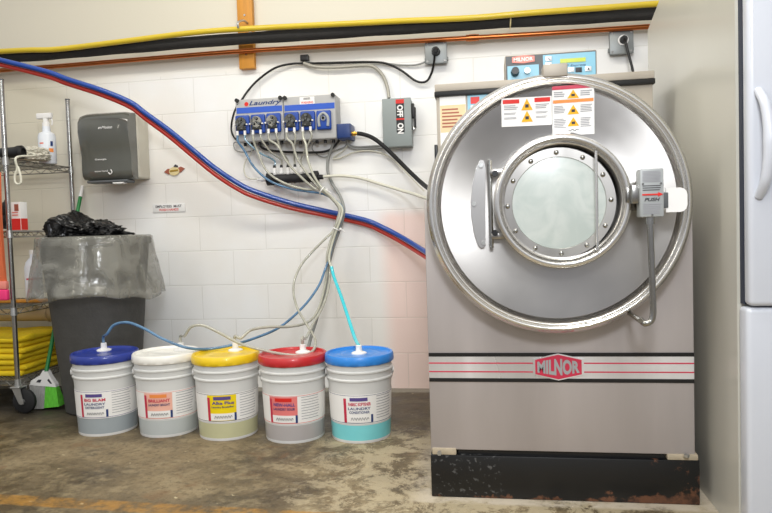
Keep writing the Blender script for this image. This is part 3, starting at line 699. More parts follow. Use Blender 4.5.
# bulged cover, profile in the y-z plane, extruded along x
def cover(xa, xb, sh):
    prof = [(-.125, z1-.0), (-.17, z1-.004), (-.215, z1-.02), (-.24, z1-.055), (-.245, z1-.11), (-.225, z1-.2), (-.212, z1-.26), (-.215, z0+.05), (-.21, z0+.02), (-.19, z0), (-.125, z0)]
    b = B(); A = []; Q = []; n = 10; rings = []
    for i in range(n+1):
        s = i/n; xx = xa+(xb-xa)*s; k = 1-(abs(2*s-1)**6)*.18
        rings.append([b.verts.new((xx, -.125+(p[0]+.125)*k, (z0+z1)/2+(p[1]-(z0+z1)/2)*(1-(abs(2*s-1)**8)*.04))) for p in prof])
    for A, Q in zip(rings, rings[1:]):
        for i in range(len(prof)-1): b.faces.new((A[i], A[i+1], Q[i+1], Q[i]))
    b.faces.new(rings[0]); b.faces.new(rings[-1]); return b
cv = obj('cover', cover(x0, x1-.005, 0), 'smoke', t, ang=.9, label='glossy smoked translucent cover')
b = B(); text(b, 'enMotion', .085, .016, flat((x0+(x1-x0)*.6, z1-.1), -.2485), shear=.3, bold=.01)
text(b, 'Georgia', .07, .012, flat((x0+(x1-x0)*.42, z0+.115), -.218), bold=.01)
text(b, 'wave hand', .08, .01, flat((x0+(x1-x0)*.42, z0+.05), -.2185))
obj('lettering', b, 'white', cv, smooth=False)
b = tube(B(), [(x0+(x1-x0)*.57, -.222, z0+.04), (x0+(x1-x0)*.6, -.222, z0+.03), (x0+(x1-x0)*.64, -.222, z0+.04), (x0+(x1-x0)*.62, -.222, z0+.055)], .003, 6, 4)
obj('hand_symbol', b, 'white', cv)
obj('exit_slot', box(box(B(), (x0+.03, -.205, z0-.016), (x1-.03, -.12, z0-.001), .004), (x0+.05, -.212, z0-.013), (x1-.05, -.2, z0-.008)), 'greyd', t)
obj('paper_towel', box(B(), (x1-.12, -.21, z0-.024), (x1-.055, -.17, z0-.016), .002), 'paper', t)

# sign and emblem
x0, x1, z0, z1 = xz(152.5, 203.5, 185, 212.3, -.006)
t = thing('wall_sign', 'small white hand washing sign with dark and red words', 'sign', ((x0+x1)/2, 0, z0))
obj('plate', box(B(), (x0, -.006, z0), (x1, -.0005, z1), .004, 2), 'white', t)
b = B(); text(b, 'EMPLOYEES  MUST', (x1-x0)*.8, .015, flat(((x0+x1)/2, z0+(z1-z0)*.68), -.0068), bold=.02)
obj('upper_words', b, 'ink', t, smooth=False)
b = B(); text(b, 'WASH HANDS', (x1-x0)*.6, .014, flat(((x0+x1)/2, z0+(z1-z0)*.3), -.0068), bold=.02)
obj('lower_words', b, 'red', t, smooth=False)
x0, x1, z0, z1 = xz(163.5, 165.5, 184.5, 175.5, -.01); xm, zm = (x0+x1)/2, (z0+z1)/2; hw = (x1-x0)/2
t = thing('wall_emblem', 'small winged diamond emblem plaque above the hand washing sign', 'plaque', (xm, 0, z0))
tl = .09
rt_ = lambda pts: [(xm+px*math.cos(tl)-pz*math.sin(tl), zm+px*math.sin(tl)+pz*math.cos(tl)) for px, pz in pts]
obj('wings', prism(B(), rt_([(-hw, 0), (-hw*.6, .016), (-hw*.3, .012), (0, .02), (hw*.3, .012), (hw*.65, .018), (hw, .004), (hw*.55, -.016), (hw*.3, -.012), (0, -.018), (-hw*.3, -.012), (-hw*.6, -.018)]), -.006, -.0005), 'redb', t, smooth=False)
obj('medallion', prism(B(), rt_([(.032*math.cos(a), .025*math.sin(a)-.004) for a in [i*PI/10 for i in range(20)]]), -.010, -.005), 'cream', t, smooth=False)
obj('centre_bar', prism(B(), rt_([(-.026, -.006), (.026, -.006), (.026, .004), (-.026, .004)]), -.012, -.0095), 'brass', t, smooth=False)
obj('crest', prism(B(), rt_([(.0, .02), (.02, .018), (.026, .024), (.014, .034), (.006, .03)]), -.012, -.0005), 'ink', t, smooth=False)

exec_parts = []
# ------------------------------------------------------------------ washer-extractor
YF_ = -1.48
PX0, PX1 = -.2125, .6300
washer = thing('washer_extractor', 'large stainless industrial front-loading washer with a round porthole door', 'washer', ((PX0+PX1)/2, -1.1, 0))
zb = W(560, 452, YF_).z; 
single('washer_plinth', box(B(), (PX0-.002, YF_-.03, 0), (PX1+.008, -.75, zb-.018), .006), 'plinth', 'rusty black steel plinth under the washer', 'plinth') if False else None
pl_top = W(560, 457.5, YF_-.006).z
obj('plinth', box(B(), (PX0-.002, YF_-.006, 0), (PX1+.012, -.75, pl_top), .005), 'plinth', washer, label='black steel base streaked with rust')
b = box(B(), (PX0+.004, YF_-.004, pl_top-.001), (PX0+.085, -.9, zb+.006), .003); box(b, (PX1-.085, YF_-.004, pl_top-.001), (PX1+.008, -.9, zb+.002), .003)
obj('mounting_pad', b, 'pinkish', washer)
obj('mounting_bolt', cyl(cyl(B(), (PX0+.03, YF_-.03, (pl_top+zb)/2+.004), (PX0+.03, YF_-.02, (pl_top+zb)/2+.004), .008, n=6), (PX1-.03, YF_-.014, zb-.002), (PX1-.03, YF_-.014, zb+.006), .009, n=6), 'galv', washer)
obj('base_frame', box(B(), (PX0+.09, YF_+.01, pl_top-.002), (PX1-.09, -.9, zb+.002)), 'black', washer)
body = obj('front_panel', box(B(), (PX0, YF_, zb), (PX1, -.72, 1.0), .004), 'panel', washer)
# trim stripe with badge
zt, zl = W(560, 353.3, YF_).z, W(560, 381.5, YF_).z; hh = zt-zl
st = obj('trim_stripe', box(B(), (PX0+.001, YF_-.002, zl), (PX1-.001, YF_-.0002, zt)), 'silver', washer, smooth=False, label='silver foil stripe with thin crimson lines')
obj('black_edge', box(box(B(), (PX0+.001, YF_-.003, zl-.002), (PX1-.001, YF_-.0002, zl+hh*.11)), (PX0+.001, YF_-.003, zt-hh*.11), (PX1-.001, YF_-.0002, zt+.002)), 'black', st, smooth=False)
obj('crimson_line', box(box(B(), (PX0+.001, YF_-.0026, zl+hh*.32), (PX1-.001, YF_-.001, zl+hh*.365)), (PX0+.001, YF_-.0026, zl+hh*.63), (PX1-.001, YF_-.001, zl+hh*.675)), 'crim', st, smooth=False)
bx0, bx1, bz0, bz1 = xz(533, 353.5, 584, 380.5, YF_-.006); bxm, bzm = (bx0+bx1)/2, (bz0+bz1)/2; bw, bh = (bx1-bx0)/2, (bz1-bz0)/2
hexa = lambda k, y0, y1, kk=.58: prism(B(), [(bxm-bw*k, bzm-bh*kk*k), (bxm, bzm-bh*k), (bxm+bw*k, bzm-bh*kk*k), (bxm+bw*k, bzm+bh*kk*k), (bxm, bzm+bh*k), (bxm-bw*k, bzm+bh*kk*k)], y0, y1)
bd = obj('maker_badge', hexa(1, YF_-.006, YF_-.002), 'silver', washer, smooth=False, label='red hexagonal badge with silver rim and letters')
obj('badge_field', hexa(.91, YF_-.0072, YF_-.005), 'crim', bd, smooth=False)
def badge_map(x, z, w, h, y, kk=.55):
    return lambda u, v: Vector((x+u, y, z+v*(1-(1-kk)*abs(u)/(w/2))))
b = B(); text(b, 'MILNOR', bw*1.66, bh*1.32, badge_map(bxm, bzm, bw*1.66, 1, YF_-.008, .62), bold=.045)
obj('badge_letters', b, 'grey', bd, smooth=False)
# rear upper cabinet
YU = -1.12
ux0, ux1 = W(436.5, 110, YU).x, W(653, 100, YU).x
uz1 = W(560, 77, YU).z
upp = obj('upper_cabinet', box(B(), (ux0, YU, .95), (ux1, -.66, uz1-.03), .004), 'panel2', washer)
obj('top_ledge', box(B(), (ux0-.004, YU-.012, uz1-.028), (ux1+.004, -.64, uz1), .003), 'panel2', washer)
zl_ = W(500, 92, YU).z
obj('black_gasket', box(B(), (ux0-.006, YU-.014, uz1-.047), (ux1+.006, -.66, uz1-.0285), .002), 'black', washer)
# documents on the upper cabinet
x0, x1, z0, z1 = xz(440, 93, 466, 140, YU-.002)
d = obj('data_card', box(B(), (x0, YU-.002, z0-.02), (x1, YU-.0001, z1)), 'paper', washer, smooth=False, label='worn paper card with brown typed lines')
obj('tan_block', box(B(), (x0+.001, YU-.0026, z0+.03), (x1-.001, YU-.0015, z1-.045)), 'note', d, smooth=False)
obj('print', lines(B(), x0+.008, x1-.008, z0+.045, z1-.055, 6, YU-.0032, .45), 'redb', d, smooth=False)
x0, x1, z0, z1 = xz(467.5, 92.5, 488, 112, YU-.002)
d = obj('notice', box(B(), (x0, YU-.002, z0), (x1, YU-.0001, z1)), 'lblue', washer, smooth=False, label='small blue notice with a red mark')
obj('red_mark', box(B(), (x0+.012, YU-.0028, z0+.032), (x0+.045, YU-.0015, z1-.016)), 'red', d, smooth=False)
obj('white_mark', box(B(), (x0+.012, YU-.0028, z0+.01), (x1-.012, YU-.0015, z0+.026)), 'paper', d, smooth=False)
b = box(B(), (ux0-.012, YU-.006, W(435, 156, YU).z-.02), (ux0-.0005, YU+.05, W(435, 148, YU).z+.012), .002)
obj('side_clip', b, 'black', washer)
# control panel
YP2 = -1.1
cx0, cx1, cz0, cz1 = xz(505, 52.5, 597, 84, YP2)
cpn = obj('control_panel', box(B(), (cx0, YP2, uz1-.03), (cx1, YP2+.16, cz1), .005), 'panel2', washer)
obj('panel_face', box(B(), (cx0+.003, YP2-.0015, uz1-.02), (cx1-.003, YP2, cz1-.004)), 'greyd', cpn, smooth=False)
def cpx(px, py): q = W(px, py, YP2); return q.x, q.z
def cp(name, x0, y0, x1, y1, m, lift=.003, bev=0):
    a, b_, c, d = xz(x0, y0, x1, y1, YP2); return obj(name, box(B(), (a, YP2-lift, c), (b_, YP2-.0005, d), bev), m, cpn, smooth=bool(bev))
cp('membrane', 543, 53.5, 595.5, 80, 'lblue'); cp('membrane', 507.5, 65.5, 539, 84, 'lblue')
cp('display', 560, 58.5, 585.5, 62.5, 'lcd', .005)
for (x_, y_, mm) in ((548.5, 59, 'silver'), (548.5, 65, 'silver'), (571, 70, 'silver'), (578.5, 70, 'ink'), (588, 69, 'silver')):
    cp('button', x_-3.2, y_-2.4, x_+3.2, y_+2.4, mm, .006, .001)
b = B()
for x_ in (548.5, 588): 
    q = cpx(x_, 59 if x_ < 560 else 69); prism(b, [(q[0]-.005, q[1]-.004), (q[0]+.005, q[1]-.004), (q[0], q[1]+.005)], YP2-.0068, YP2-.0055)
obj('button_symbol', b, 'ink', cpn, smooth=False)
q = cpx(574, 65.7); b = B(); text(b, 'E-P Express', .085, .010, flat(q, YP2-.0038), shear=.3, bold=.01); obj('panel_lettering', b, 'navy', cpn, smooth=False)
q = cpx(515, 72.5); obj('knob', cyl(B(), (q[0], YP2-.035, q[1]), (q[0], YP2-.002, q[1]), .0135, .016, 20), 'black', cpn)
q = cpx(527, 71.5); obj('key_switch', cyl(B(), (q[0], YP2-.02, q[1]), (q[0], YP2-.002, q[1]), .010, n=16), 'chrome', cpn)
hx0, hx1, hz0, hz1 = xz(512, 55.5, 534.5, 63.5, YP2); hxm, hzm = (hx0+hx1)/2, (hz0+hz1)/2; hw_, hh_ = (hx1-hx0)/2, (hz1-hz0)/2
o = obj('maker_badge', prism(B(), [(hxm-hw_, hzm-hh_*.7), (hxm, hzm-hh_), (hxm+hw_, hzm-hh_*.7), (hxm+hw_, hzm+hh_*.7), (hxm, hzm+hh_), (hxm-hw_, hzm+hh_*.7)], YP2-.004, YP2-.001), 'salmon', cpn, smooth=False, label='faded red hexagonal badge')
b = B(); text(b, 'MILNOR', hw_*1.7, hh_*1.1, badge_map(hxm, hzm, hw_*1.7, 1, YP2-.0048, .75), bold=.03); obj('badge_letters', b, 'paper', o, smooth=False)
# drum shell and front disc
YD = -1.575
x0, x1, _, _ = xz(427.5, 201, 693, 202, YD); _, _, z0, z1 = xz(560, 70.5, 561, 335, YD)
dcx, dcz = (x0+x1)/2, (z0+z1)/2; DR = (x1-x0+z1-z0)/4
obj('drum_shell', lathe(B(), [(DR-.012, YD+.03), (DR-.012, YU+.02), (0, YU+.02)], (dcx, 0, dcz), 'Y', 96), 'steel_b', washer)
def facey(r):   # front face of the disc, gently conical
    return YD+.026 - .018*max(0, min(1, (r-.22)/(DR-.045-.22)))
prof = [(DR-.010, YD+.04), (DR, YD+.034), (DR+.002, YD+.022), (DR-.001, YD+.010), (DR-.007, YD+.006), (DR-.009, YD-.002), (DR-.014, YD-.008), (DR-.020, YD-.006), (DR-.022, YD+.000), (DR-.026, YD-.005), (DR-.031, YD-.004), (DR-.034, YD+.004)]
obj('drum_rim', lathe(B(), prof, (dcx, 0, dcz), 'Y', 128), 'steel', washer, ang=1.2)
prof = [(DR-.034, YD+.004), (DR-.040, YD+.018), (DR-.047, facey(DR-.047)), (DR*.8, facey(DR*.8)), (.27, facey(.27)), (.2, YD+.026), (.16, YD+.026)]
obj('front_disc', lathe(B(), prof, (dcx, 0, dcz), 'Y', 128), 'disc', washer, ang=.9)
bx = xz(543, 66, 567.5, 76.5, YD-.01)
obj('rim_bracket', box(B(), (bx[0], YD-.016, bx[2]), (bx[1], YD+.05, bx[3]+.006), .003), 'panel2', washer)
# stickers that follow the disc
def conform(pts4, off, n=8):
    """quad given by four (x,z) corners, draped on the disc"""
    b = B(); rows = []
    for i in range(n+1):
        row = []
        for j in range(n+1):
            s, tt = i/n, j/n
            x_ = (pts4[0][0]*(1-s)+pts4[1][0]*s)*(1-tt)+(pts4[3][0]*(1-s)+pts4[2][0]*s)*tt
            z_ = (pts4[0][1]*(1-s)+pts4[1][1]*s)*(1-tt)+(pts4[3][1]*(1-s)+pts4[2][1]*s)*tt
            row.append(b.verts.new((x_, facey(math.hypot(x_-dcx, z_-dcz))-off, z_)))
        rows.append(row)
    for i in range(n):
        for j in range(n): b.faces.new((rows[i][j], rows[i+1][j], rows[i+1][j+1], rows[i][j+1]))
    return b
def sticker(c0, ow, oh, rot, label):
    """returns the map from unit square (0..1, 0..1 from the top) to (x, z)"""
    cx_, cz_ = c0
    f = lambda u, v: (cx_+(u-.5)*ow*math.cos(rot)-(.5-v)*oh*math.sin(rot), cz_+(u-.5)*ow*math.sin(rot)+(.5-v)*oh*math.cos(rot))
    q = lambda u0, v0, u1, v1: [f(u0, v0), f(u1, v0), f(u1, v1), f(u0, v1)]
    s = obj('warning_sticker', conform(q(0, 0, 1, 1), .0016), 'paper', washer, label=label)
    def add(name, m, u0, v0, u1, v1, off=.0024): return obj(name, conform(q(u0, v0, u1, v1), off, 3), m, s)
    def tri(uc, v0, v1, hw):
        a, b_, c = f(uc, v0), f(uc+hw, v1), f(uc-hw, v1)
        bb = B(); vs = [bb.verts.new((p[0], facey(math.hypot(p[0]-dcx, p[1]-dcz))-.0028, p[1])) for p in (a, b_, c)]; bb.faces.new(vs)
        o = obj('warning_triangle', bb, 'warn', s, smooth=False)
        vm = v0+(v1-v0)*.62
        bb = conform(q(uc-hw*.3, vm-(v1-v0)*.12, uc+hw*.3, vm+(v1-v0)*.16), .0036, 2); obj('pictogram', bb, 'ink', o)
    def para(u0, v0, u1, v1, n):
        bb = B()
        for i in range(n):
            va = v0+(v1-v0)*i/n; vb = va+(v1-v0)/n*.4; ue = u1-(u1-u0)*random.random()*.3
            vs = [bb.verts.new((p[0], facey(math.hypot(p[0]-dcx, p[1]-dcz))-.0030, p[1])) for p in (f(u0, va), f(ue, va), f(ue, vb), f(u0, vb))]; bb.faces.new(vs)
        obj('fine_print', bb, 'ink2', s, smooth=False)
    return add, tri, para, f, s
YS = facey(.33)
a4 = W(526.5, 111.5, YS)
wpx = (W(552, 110, YS)-W(501.5, 112, YS)).length; hpx = (W(502, 127, YS)-W(501.5, 99, YS)).length
add, tri, para, f, s = sticker((a4.x, a4.z), wpx, hpx, .0, 'wide white warning sticker with two red headers, left of the pair')
add('red_header', 'red', .03, .06, .36, .2); add('red_header', 'red', .66, .04, .97, .19)
tri(.51, .05, .45, .115); tri(.51, .47, .86, .115)
for (v0, v1, n) in ((.26, .44, 3), (.52, .6, 2), (.68, .76, 2)): para(.05, v0, .35, v1, n); para(.68, v0, .95, v1, n)
a4 = W(573.3, 110, YS)
wpx = (W(594.5, 110, YS)-W(552.5, 111, YS)).length; hpx = (W(574, 134.5, YS)-W(573, 85.5, YS)).length
add, tri, para, f, s = sticker((a4.x, a4.z), wpx, hpx, .005, 'tall white warning sticker with red and orange bars, right of the pair')
add('red_header', 'crim', 0, .0, 1, .075); add('orange_bar', 'orange', .02, .28, .98, .345)
tri(.5, .09, .26, .14); tri(.5, .39, .58, .14); tri(.5, .64, .82, .14)
for (v0, v1, n) in ((.12, .24, 3), (.4, .56, 5), (.66, .86, 6)): para(.04, v0, .34, v1, n); para(.67, v0, .95, v1, n)
bb = B(); pts = [f(.38+.05*k, .9+.02*math.sin(k*2.5)) for k in range(6)]; tube(bb, [(p[0], facey(math.hypot(p[0]-dcx, p[1]-dcz))-.003, p[1]) for p in pts], .0009, 5, 3); obj('scribble', bb, 'ink', s)

# porthole door
YG_ = -1.625
dc = W(561.8, 201.5, YG_); ox, oz = dc.x, dc.z
k_ = (W(627.5, 201, YG_).x - W(495.5, 201, YG_).x)/2
door = obj('porthole_door', lathe(B(), [(k_*1.05, YD+.03), (k_*1.05, YG_-.000), (k_*1.03, YG_-.010), (k_*1.0, YG_-.014), (k_*.965, YG_-.012), (k_*.945, YG_+.004), (k_*.93, YG_+.012), (k_*.915, YG_+.002), (k_*.895, YG_+.0), (k_*.88, YG_+.008), (k_*.87, YG_+.02)], (ox, 0, oz), 'Y', 96), 'steel', washer, ang=.9)
obj('glass_flange', lathe(B(), [(k_*.87, YG_+.018), (k_*.865, YG_+.010), (k_*.725, YG_+.010), (k_*.715, YG_+.013)], (ox-.008, 0, oz-.004), 'Y', 96), 'steel_b', door, ang=.5)
b = B()
for i in range(12):
    a = i*PI/6+.03; r_ = k_*.79
    sphere(b, (ox-.008+r_*math.cos(a), YG_+.009, oz-.004+r_*math.sin(a)), .0075, (1, .7, 1), 12, 8)
obj('flange_bolt', b, 'chrome', door)
mg, nt, N, L, P = nodes('porthole_glass')
tc = N.new('ShaderNodeTexCoord'); n = N.new('ShaderNodeTexNoise'); n.inputs['Scale'].default_value = 9; n.inputs['Detail'].default_value = 7; n.inputs['Distortion'].default_value = 2.2; L.new(tc.outputs['Object'], n.inputs['Vector'])
L.new(mixc(N, L, mr(N, L, n.outputs['Fac'], .3, .7), srgb('b9c3bf'), srgb('c9d0cc')), P.inputs['Base Color']); P.inputs['Roughness'].default_value = .25; P.inputs['Coat Weight'].default_value = .5; P.inputs['Coat Roughness'].default_value = .05
obj('porthole_glass', lathe(B(), [(k_*.715, YG_+.013), (k_*.5, YG_+.008), (k_*.25, YG_+.004), (0.0001, YG_+.003)], (ox-.008, 0, oz-.004), 'Y', 64), mg, door, label='frosted pale green-grey round glass')
# grab bar over the glass
yb = YG_-.03
p, q = W(596.5, 151, yb), W(597, 250, yb); p.x = q.x = (p.x+q.x)/2
obj('door_bar', tube(B(), [p+Vector((0, .02, .0)), p, q, q+Vector((0, .02, 0))], .0042, 10, smooth=False), 'steel', door)
# hinge
yh = facey(.2)-.001
hp_ = [(480, 160), (484, 161), (485.5, 168), (485.5, 242), (484.5, 247), (481, 248), (478, 245), (473.8, 232), (471.3, 215), (471, 200), (472.5, 184), (476, 169)]
hv = [(W(x_, y_, yh-.015).x, W(x_, y_, yh-.015).z) for x_, y_ in hp_]
hg = obj('hinge_plate', prism(B(), hv, yh-.016, yh), 'steel', washer, smooth=False, label='curved polished hinge plate')
b = B()
for x_, y_ in ((481, 165.5), (474, 204), (483.5, 243)):
    c = W(x_, y_, yh-.02); cyl(b, (c.x, yh-.023, c.z), (c.x, yh-.016, c.z), .0075, n=6)
obj('hinge_bolt', b, 'galv', hg)
p, q = W(489.5, 160, yh-.03), W(490.5, 248, yh-.03)
b = cyl(B(), (p.x, yh-.025, p.z), (p.x, yh-.025, q.z), .0065, n=12); box(b, (p.x-.006, yh-.016, q.z+.01), (p.x+.004, yh, p.z-.01))
obj('hinge_pin', b, 'chrome', hg)
b = B()
for y_ in (172, 236):
    c = W(497, y_, yh-.03); box(b, (p.x, yh-.035, c.z-.009), (c.x+.03, yh-.02, c.z+.009), .003)
obj('hinge_arm', b, 'steel_b', hg)
b = B()
for y_ in (173.5, 233):
    c = W(495, y_, yh-.045); cyl(b, (c.x, yh-.050, c.z), (c.x, yh-.034, c.z), .0095, n=12)
obj('black_cap', b, 'black', hg)
# safety latch box
YL = -1.70
x0, x1, z0, z1 = xz(640, 168.5, 664, 217, YL)
lk = obj('latch_box', box(B(), (x0, YL, z0), (x1, YL+.05, z1), .004), 'grey', washer, label='grey door latch box with a red arrow label')
xm = (x0+x1)/2; zm = W(652, 194.5, YL).z
obj('label_plate', box(B(), (x0+.006, YL-.0012, z0+.012), (x1-.004, YL, z1-.004)), 'boxgrey', lk, smooth=False) if False else None
obj('red_arrow', prism(B(), [(x0+.006, zm-.0022), (x1-.016, zm-.0022), (x1-.016, zm-.006), (x1-.002, zm), (x1-.016, zm+.006), (x1-.016, zm+.0022), (x0+.006, zm+.0022)], YL-.0018, YL-.0002), 'red', lk, smooth=False)
b = B(); text(b, 'PUSH', .042, .010, flat((xm, zm-.014), YL-.0016), shear=.25, bold=.03)
lines(b, x0+.007, x1-.007, zm+.010, zm+.028, 3, YL-.0012, .35, .1)
obj('lettering', b, 'ink', lk, smooth=False)
obj('fine_print', lines(lines(B(), x0+.007, x1-.007, zm+.035, z1-.006, 8, YL-.0012, .5, .1), x0+.008, x1-.007, z0+.008, zm-.024, 6, YL-.0012, .45, .15), 'ink2', lk, smooth=False)
b = B()
for xx, zz in ((x0+.008, zm+.031), (x1-.008, zm+.031), (xm, z0+.006)): cyl(b, (xx, YL-.003, zz), (xx, YL-.0002, zz), .003, n=8)
obj('screw', b, 'chrome', lk)
a, b_, c, d = xz(626, 184, 642, 206, YG_-.01)
obj('latch_arm', box(box(B(), (a, YG_-.018, c+.01), (b_+.004, YG_+.005, d-.01), .003), (x0-.02, YL+.01, c+.006), (x0+.004, YG_+.02, d-.006), .003), 'chrome', lk)
obj('latch_bracket', box(B(), (x0+.004, YL+.045, z0+.02), (x1-.02, facey(.25)+.002, z1-.03), .002), 'chrome', lk)
a, b_, c, d = xz(666, 187.5, 687.5, 212, YL+.015)
b = B(); yy = YL+.015; r_ = .02
pts = [(a, c), (b_-r_, c)] + [(b_-r_+r_*math.sin(t), c+r_-r_*math.cos(t)) for t in (.5, 1.0, 1.57)] + [(b_-r_+r_*math.cos(t), d-r_+r_*math.sin(t)) for t in (0, .5, 1.0)] + [(b_-r_, d), (a, d)]
obj('striker_plate', prism(b, pts, yy, yy+.005), 'white', lk, smooth=False, label='bright white rounded push plate')
obj('striker_stem', box(B(), (x1-.004, YL+.012, (c+d)/2-.022), (a+.006, YL+.028, (c+d)/2+.022), .002), 'greyd', lk)
# handle rod
yr = YL+.02
pts = [W(649.5, 215, yr), W(650, 222, yr), W(651.5, 260, yr), W(653, 300, yr), W(653, 314, yr), W(651, 321, yr), W(645, 323.5, yr), W(640.5, 320, yr+.03)]
h_ = obj('latch_handle', tube(B(), pts, .0092, 12), 'chrome', lk, label='long bent steel rod hanging below the latch box')
e = W(641.5, 321, yr); cB = W(650, 220, yr)
obj('rod_fitting', cyl(B(), (cB.x, yr, cB.z-.012), (cB.x, yr, z0+.002), .013, n=16), 'chrome', h_)
obj('rod_end', cyl(B(), (e.x-.004, yr-.002, e.z+.001), (e.x-.004, YF_, e.z+.004), .0075, n=12), 'chrome', h_)

# ------------------------------------------------------------------ tall appliance on the right
SX = .682
ap = thing('tall_appliance', 'tall appliance with a taupe side and white front standing right of the washer', 'appliance', (SX+.38, -1.3, 0))
yb_, ybk = -.705, -1.725
# side profile with a chamfered upper rear corner
zc = S(648, 30, SX).z; yt = S(661, -4, SX)
pr = [(-1.70, 0.0), (yb_, 0.0), (yb_, zc), (yt.y, yt.z), (yt.y-.2, yt.z+.14), (-1.70, yt.z+.14)]
b = B(); A = [b.verts.new((SX, p[0], p[1])) for p in pr]; Q = [b.verts.new((SX+.78, p[0], p[1])) for p in pr]
b.faces.new(A); b.faces.new(Q); bridge(b, A, Q)
obj('cabinet_body', b, 'side', ap, smooth=False, label='taupe painted side and body')
zs = W(752, 307, -1.76).z
obj('lower_panel', box(B(), (SX+.002, -1.765, .005), (SX+.778, -1.70, zs-.002), .014, 4), 'enamel', ap)
obj('gasket', box(B(), (SX+.008, -1.728, zs+.004), (SX+.77, -1.70, 1.93)), 'gasket', ap, smooth=False)
dr = obj('door', box(B(), (SX+.006, -1.775, zs+.003), (SX+.776, -1.728, 1.935), .014, 4), 'enamel', ap)
yq = -1.80
hx = W(765.5, 140, yq-.01).x
zt_, zb2 = W(765, 88, yq).z, W(765, 196, yq).z
pts = []
for k in range(9):
    s = k/8; pts.append((hx+.012*math.sin(PI*s)-.004, -1.775-.045*math.sin(PI*s)**.5, zt_+(zb2-zt_)*s))
b = tube(B(), pts, .012, 14, 5, rf=lambda t: .011+.006*(1-abs(2*t-1)))
obj('handle', b, 'enamel', dr)
b = B()
for z_, (xo) in ((zt_+.06, .05),):
    pass
b.free()

# ------------------------------------------------------------------ rubbish bin
bxc, byc = -2.072, -.45
RBn, RTn, HB = .185, .268, .91
t = thing('trash_can', 'large round dark grey trash can beside the wire rack', 'trash can', (bxc, byc, 0))
Rz = lambda z: RBn+(RTn-RBn)*z/HB
obj('body', lathe(B(), [(0, .004), (RBn-.01, 0), (RBn, .008), (Rz(.3), .3), (Rz(.6), .6), (RTn, HB-.04), (RTn+.012, HB-.036), (RTn+.014, HB-.01), (RTn+.006, HB), (RTn-.008, HB), (RTn-.012, HB-.03), (RTn-.03, HB-.25), (0, HB-.25)], (bxc, byc, 0)), 'can', t)
# clear liner turned down over the rim like a skirt
def skirt(dr=0):
    def fn(r, h, a):
        f = (HB+.012-h)/.30
        w = 1+.008*math.sin(a*9+1.3)*f+.018*math.sin(a*4+.5)*f+.005*math.sin(a*23)*f
        hz = h+(.030*math.exp(-((a-4.95)/.28)**2)+.010*math.sin(a*5-.6)+.006*math.sin(a*11))*f*f
        dx = 0
        return (r*w + .012*noise.noise(Vector((math.cos(a)*6, math.sin(a)*6, h*14)))*min(1, f*3), hz)
    prof = [(RTn-.03, HB-.06), (RTn-.01, HB+.006), (RTn+.010, HB+.010), (RTn+.020, HB+.002), (RTn+.024, HB-.04), (RTn+.030, HB-.09), (RTn+.040, HB-.14), (RTn+.050, HB-.19), (RTn+.058, HB-.24), (RTn+.067, HB-.285), (RTn+.071, HB-.305), (RTn+.066, HB-.31)]
    return lathe(B(), prof, (bxc, byc, 0), n=160, fn=fn)
single('bin_liner', skirt(), 'bag', 'clear crinkled plastic liner folded down over the trash can rim', 'bin liner', ang=3)
def crumple(c, sx, sy, sz, seed, amp=.16):
    b = B(); bmesh.ops.create_icosphere(b, subdivisions=5, radius=1)
    for v in b.verts:
        n_ = v.co.normalized(); p = n_*2.1+Vector((seed, 0, 0))
        d = 1+amp*noise.noise(p*1.2)+amp*.8*abs(noise.noise(p*3))+amp*.45*noise.noise(p*8)
        v.co = Vector((c[0]+n_.x*d*sx, c[1]+n_.y*d*sy, c[2]+max(n_.z, -.55)*d*sz))
    return b
bk = crumple((bxc-.04, byc-.02, HB+.0), .20, .20, .085, 3.1, .26)
for v in bk.verts:
    if v.co.z > HB+.03: v.co.z += .05*math.exp(-((v.co.x-(bxc-.11))/.07)**2)
single('black_rubbish_bag', bk, 'bagk', 'crumpled black plastic bag heaped in the top of the trash can', 'rubbish bag', ang=.35)

# ------------------------------------------------------------------ broom behind the can
YBR = -.50
f0, f1 = W(47, 368, YBR), W(82.5, 186, -.02)
br_ = thing('angle_broom', 'broom with a green handle and grey and lime bristles leaning behind the trash can', 'broom', (f0.x, f0.y, 0))
dirv = (f1-f0).normalized()
obj('handle', tube(B(), [f0-dirv*.02, f1-dirv*.07], .0105, 12, smooth=False), 'green', br_)
obj('handle_tip', cyl(B(), f1-dirv*.075, f1, .012, .009, 14), 'white', br_)
hd = [W(*p, YBR) for p in ((44.5, 370), (48.5, 370), (51, 375), (57, 384), (57.5, 386.5), (31, 384.5), (33, 380), (42, 374.5))]
b = B(); hole = None
A = [b.verts.new(p+Vector((0, -.014, 0))) for p in hd]; Q = [b.verts.new(p+Vector((0, .014, 0))) for p in hd]; b.faces.new(A); b.faces.new(Q); bridge(b, A, Q)
cap = obj('head', b, 'white', br_, smooth=False)
b = B()
for c4 in (((38, 381.5), (40, 379), (43.5, 379), (42, 382)), ((49, 379.5), (50.5, 378), (54, 383), (52, 383))):
    v4 = [b.verts.new(W(*p, YBR)+Vector((0, -.0155, 0))) for p in c4]; b.faces.new(v4)
obj('head_opening', b, 'ink', cap, smooth=False)
def bristle(pts, m, lab):
    b = B(); T = [W(*p, YBR) for p in pts]
    T[2].z = max(T[2].z, .002); T[3].z = max(T[3].z, .002)
    A = [b.verts.new(p+Vector((0, -.012-(.02 if i > 1 else 0), 0))) for i, p in enumerate(T)]; Q = [b.verts.new(p+Vector((0, .012+(.02 if i > 1 else 0), 0))) for i, p in enumerate(T)]
    b.faces.new(A); b.faces.new(Q); bridge(b, A, Q); obj('bristles', b, m, br_, smooth=False, label=lab)
bristle([(30.5, 384.5), (46.8, 385.6), (48, 407), (37, 407.5)], 'greyb', 'grey bristles')
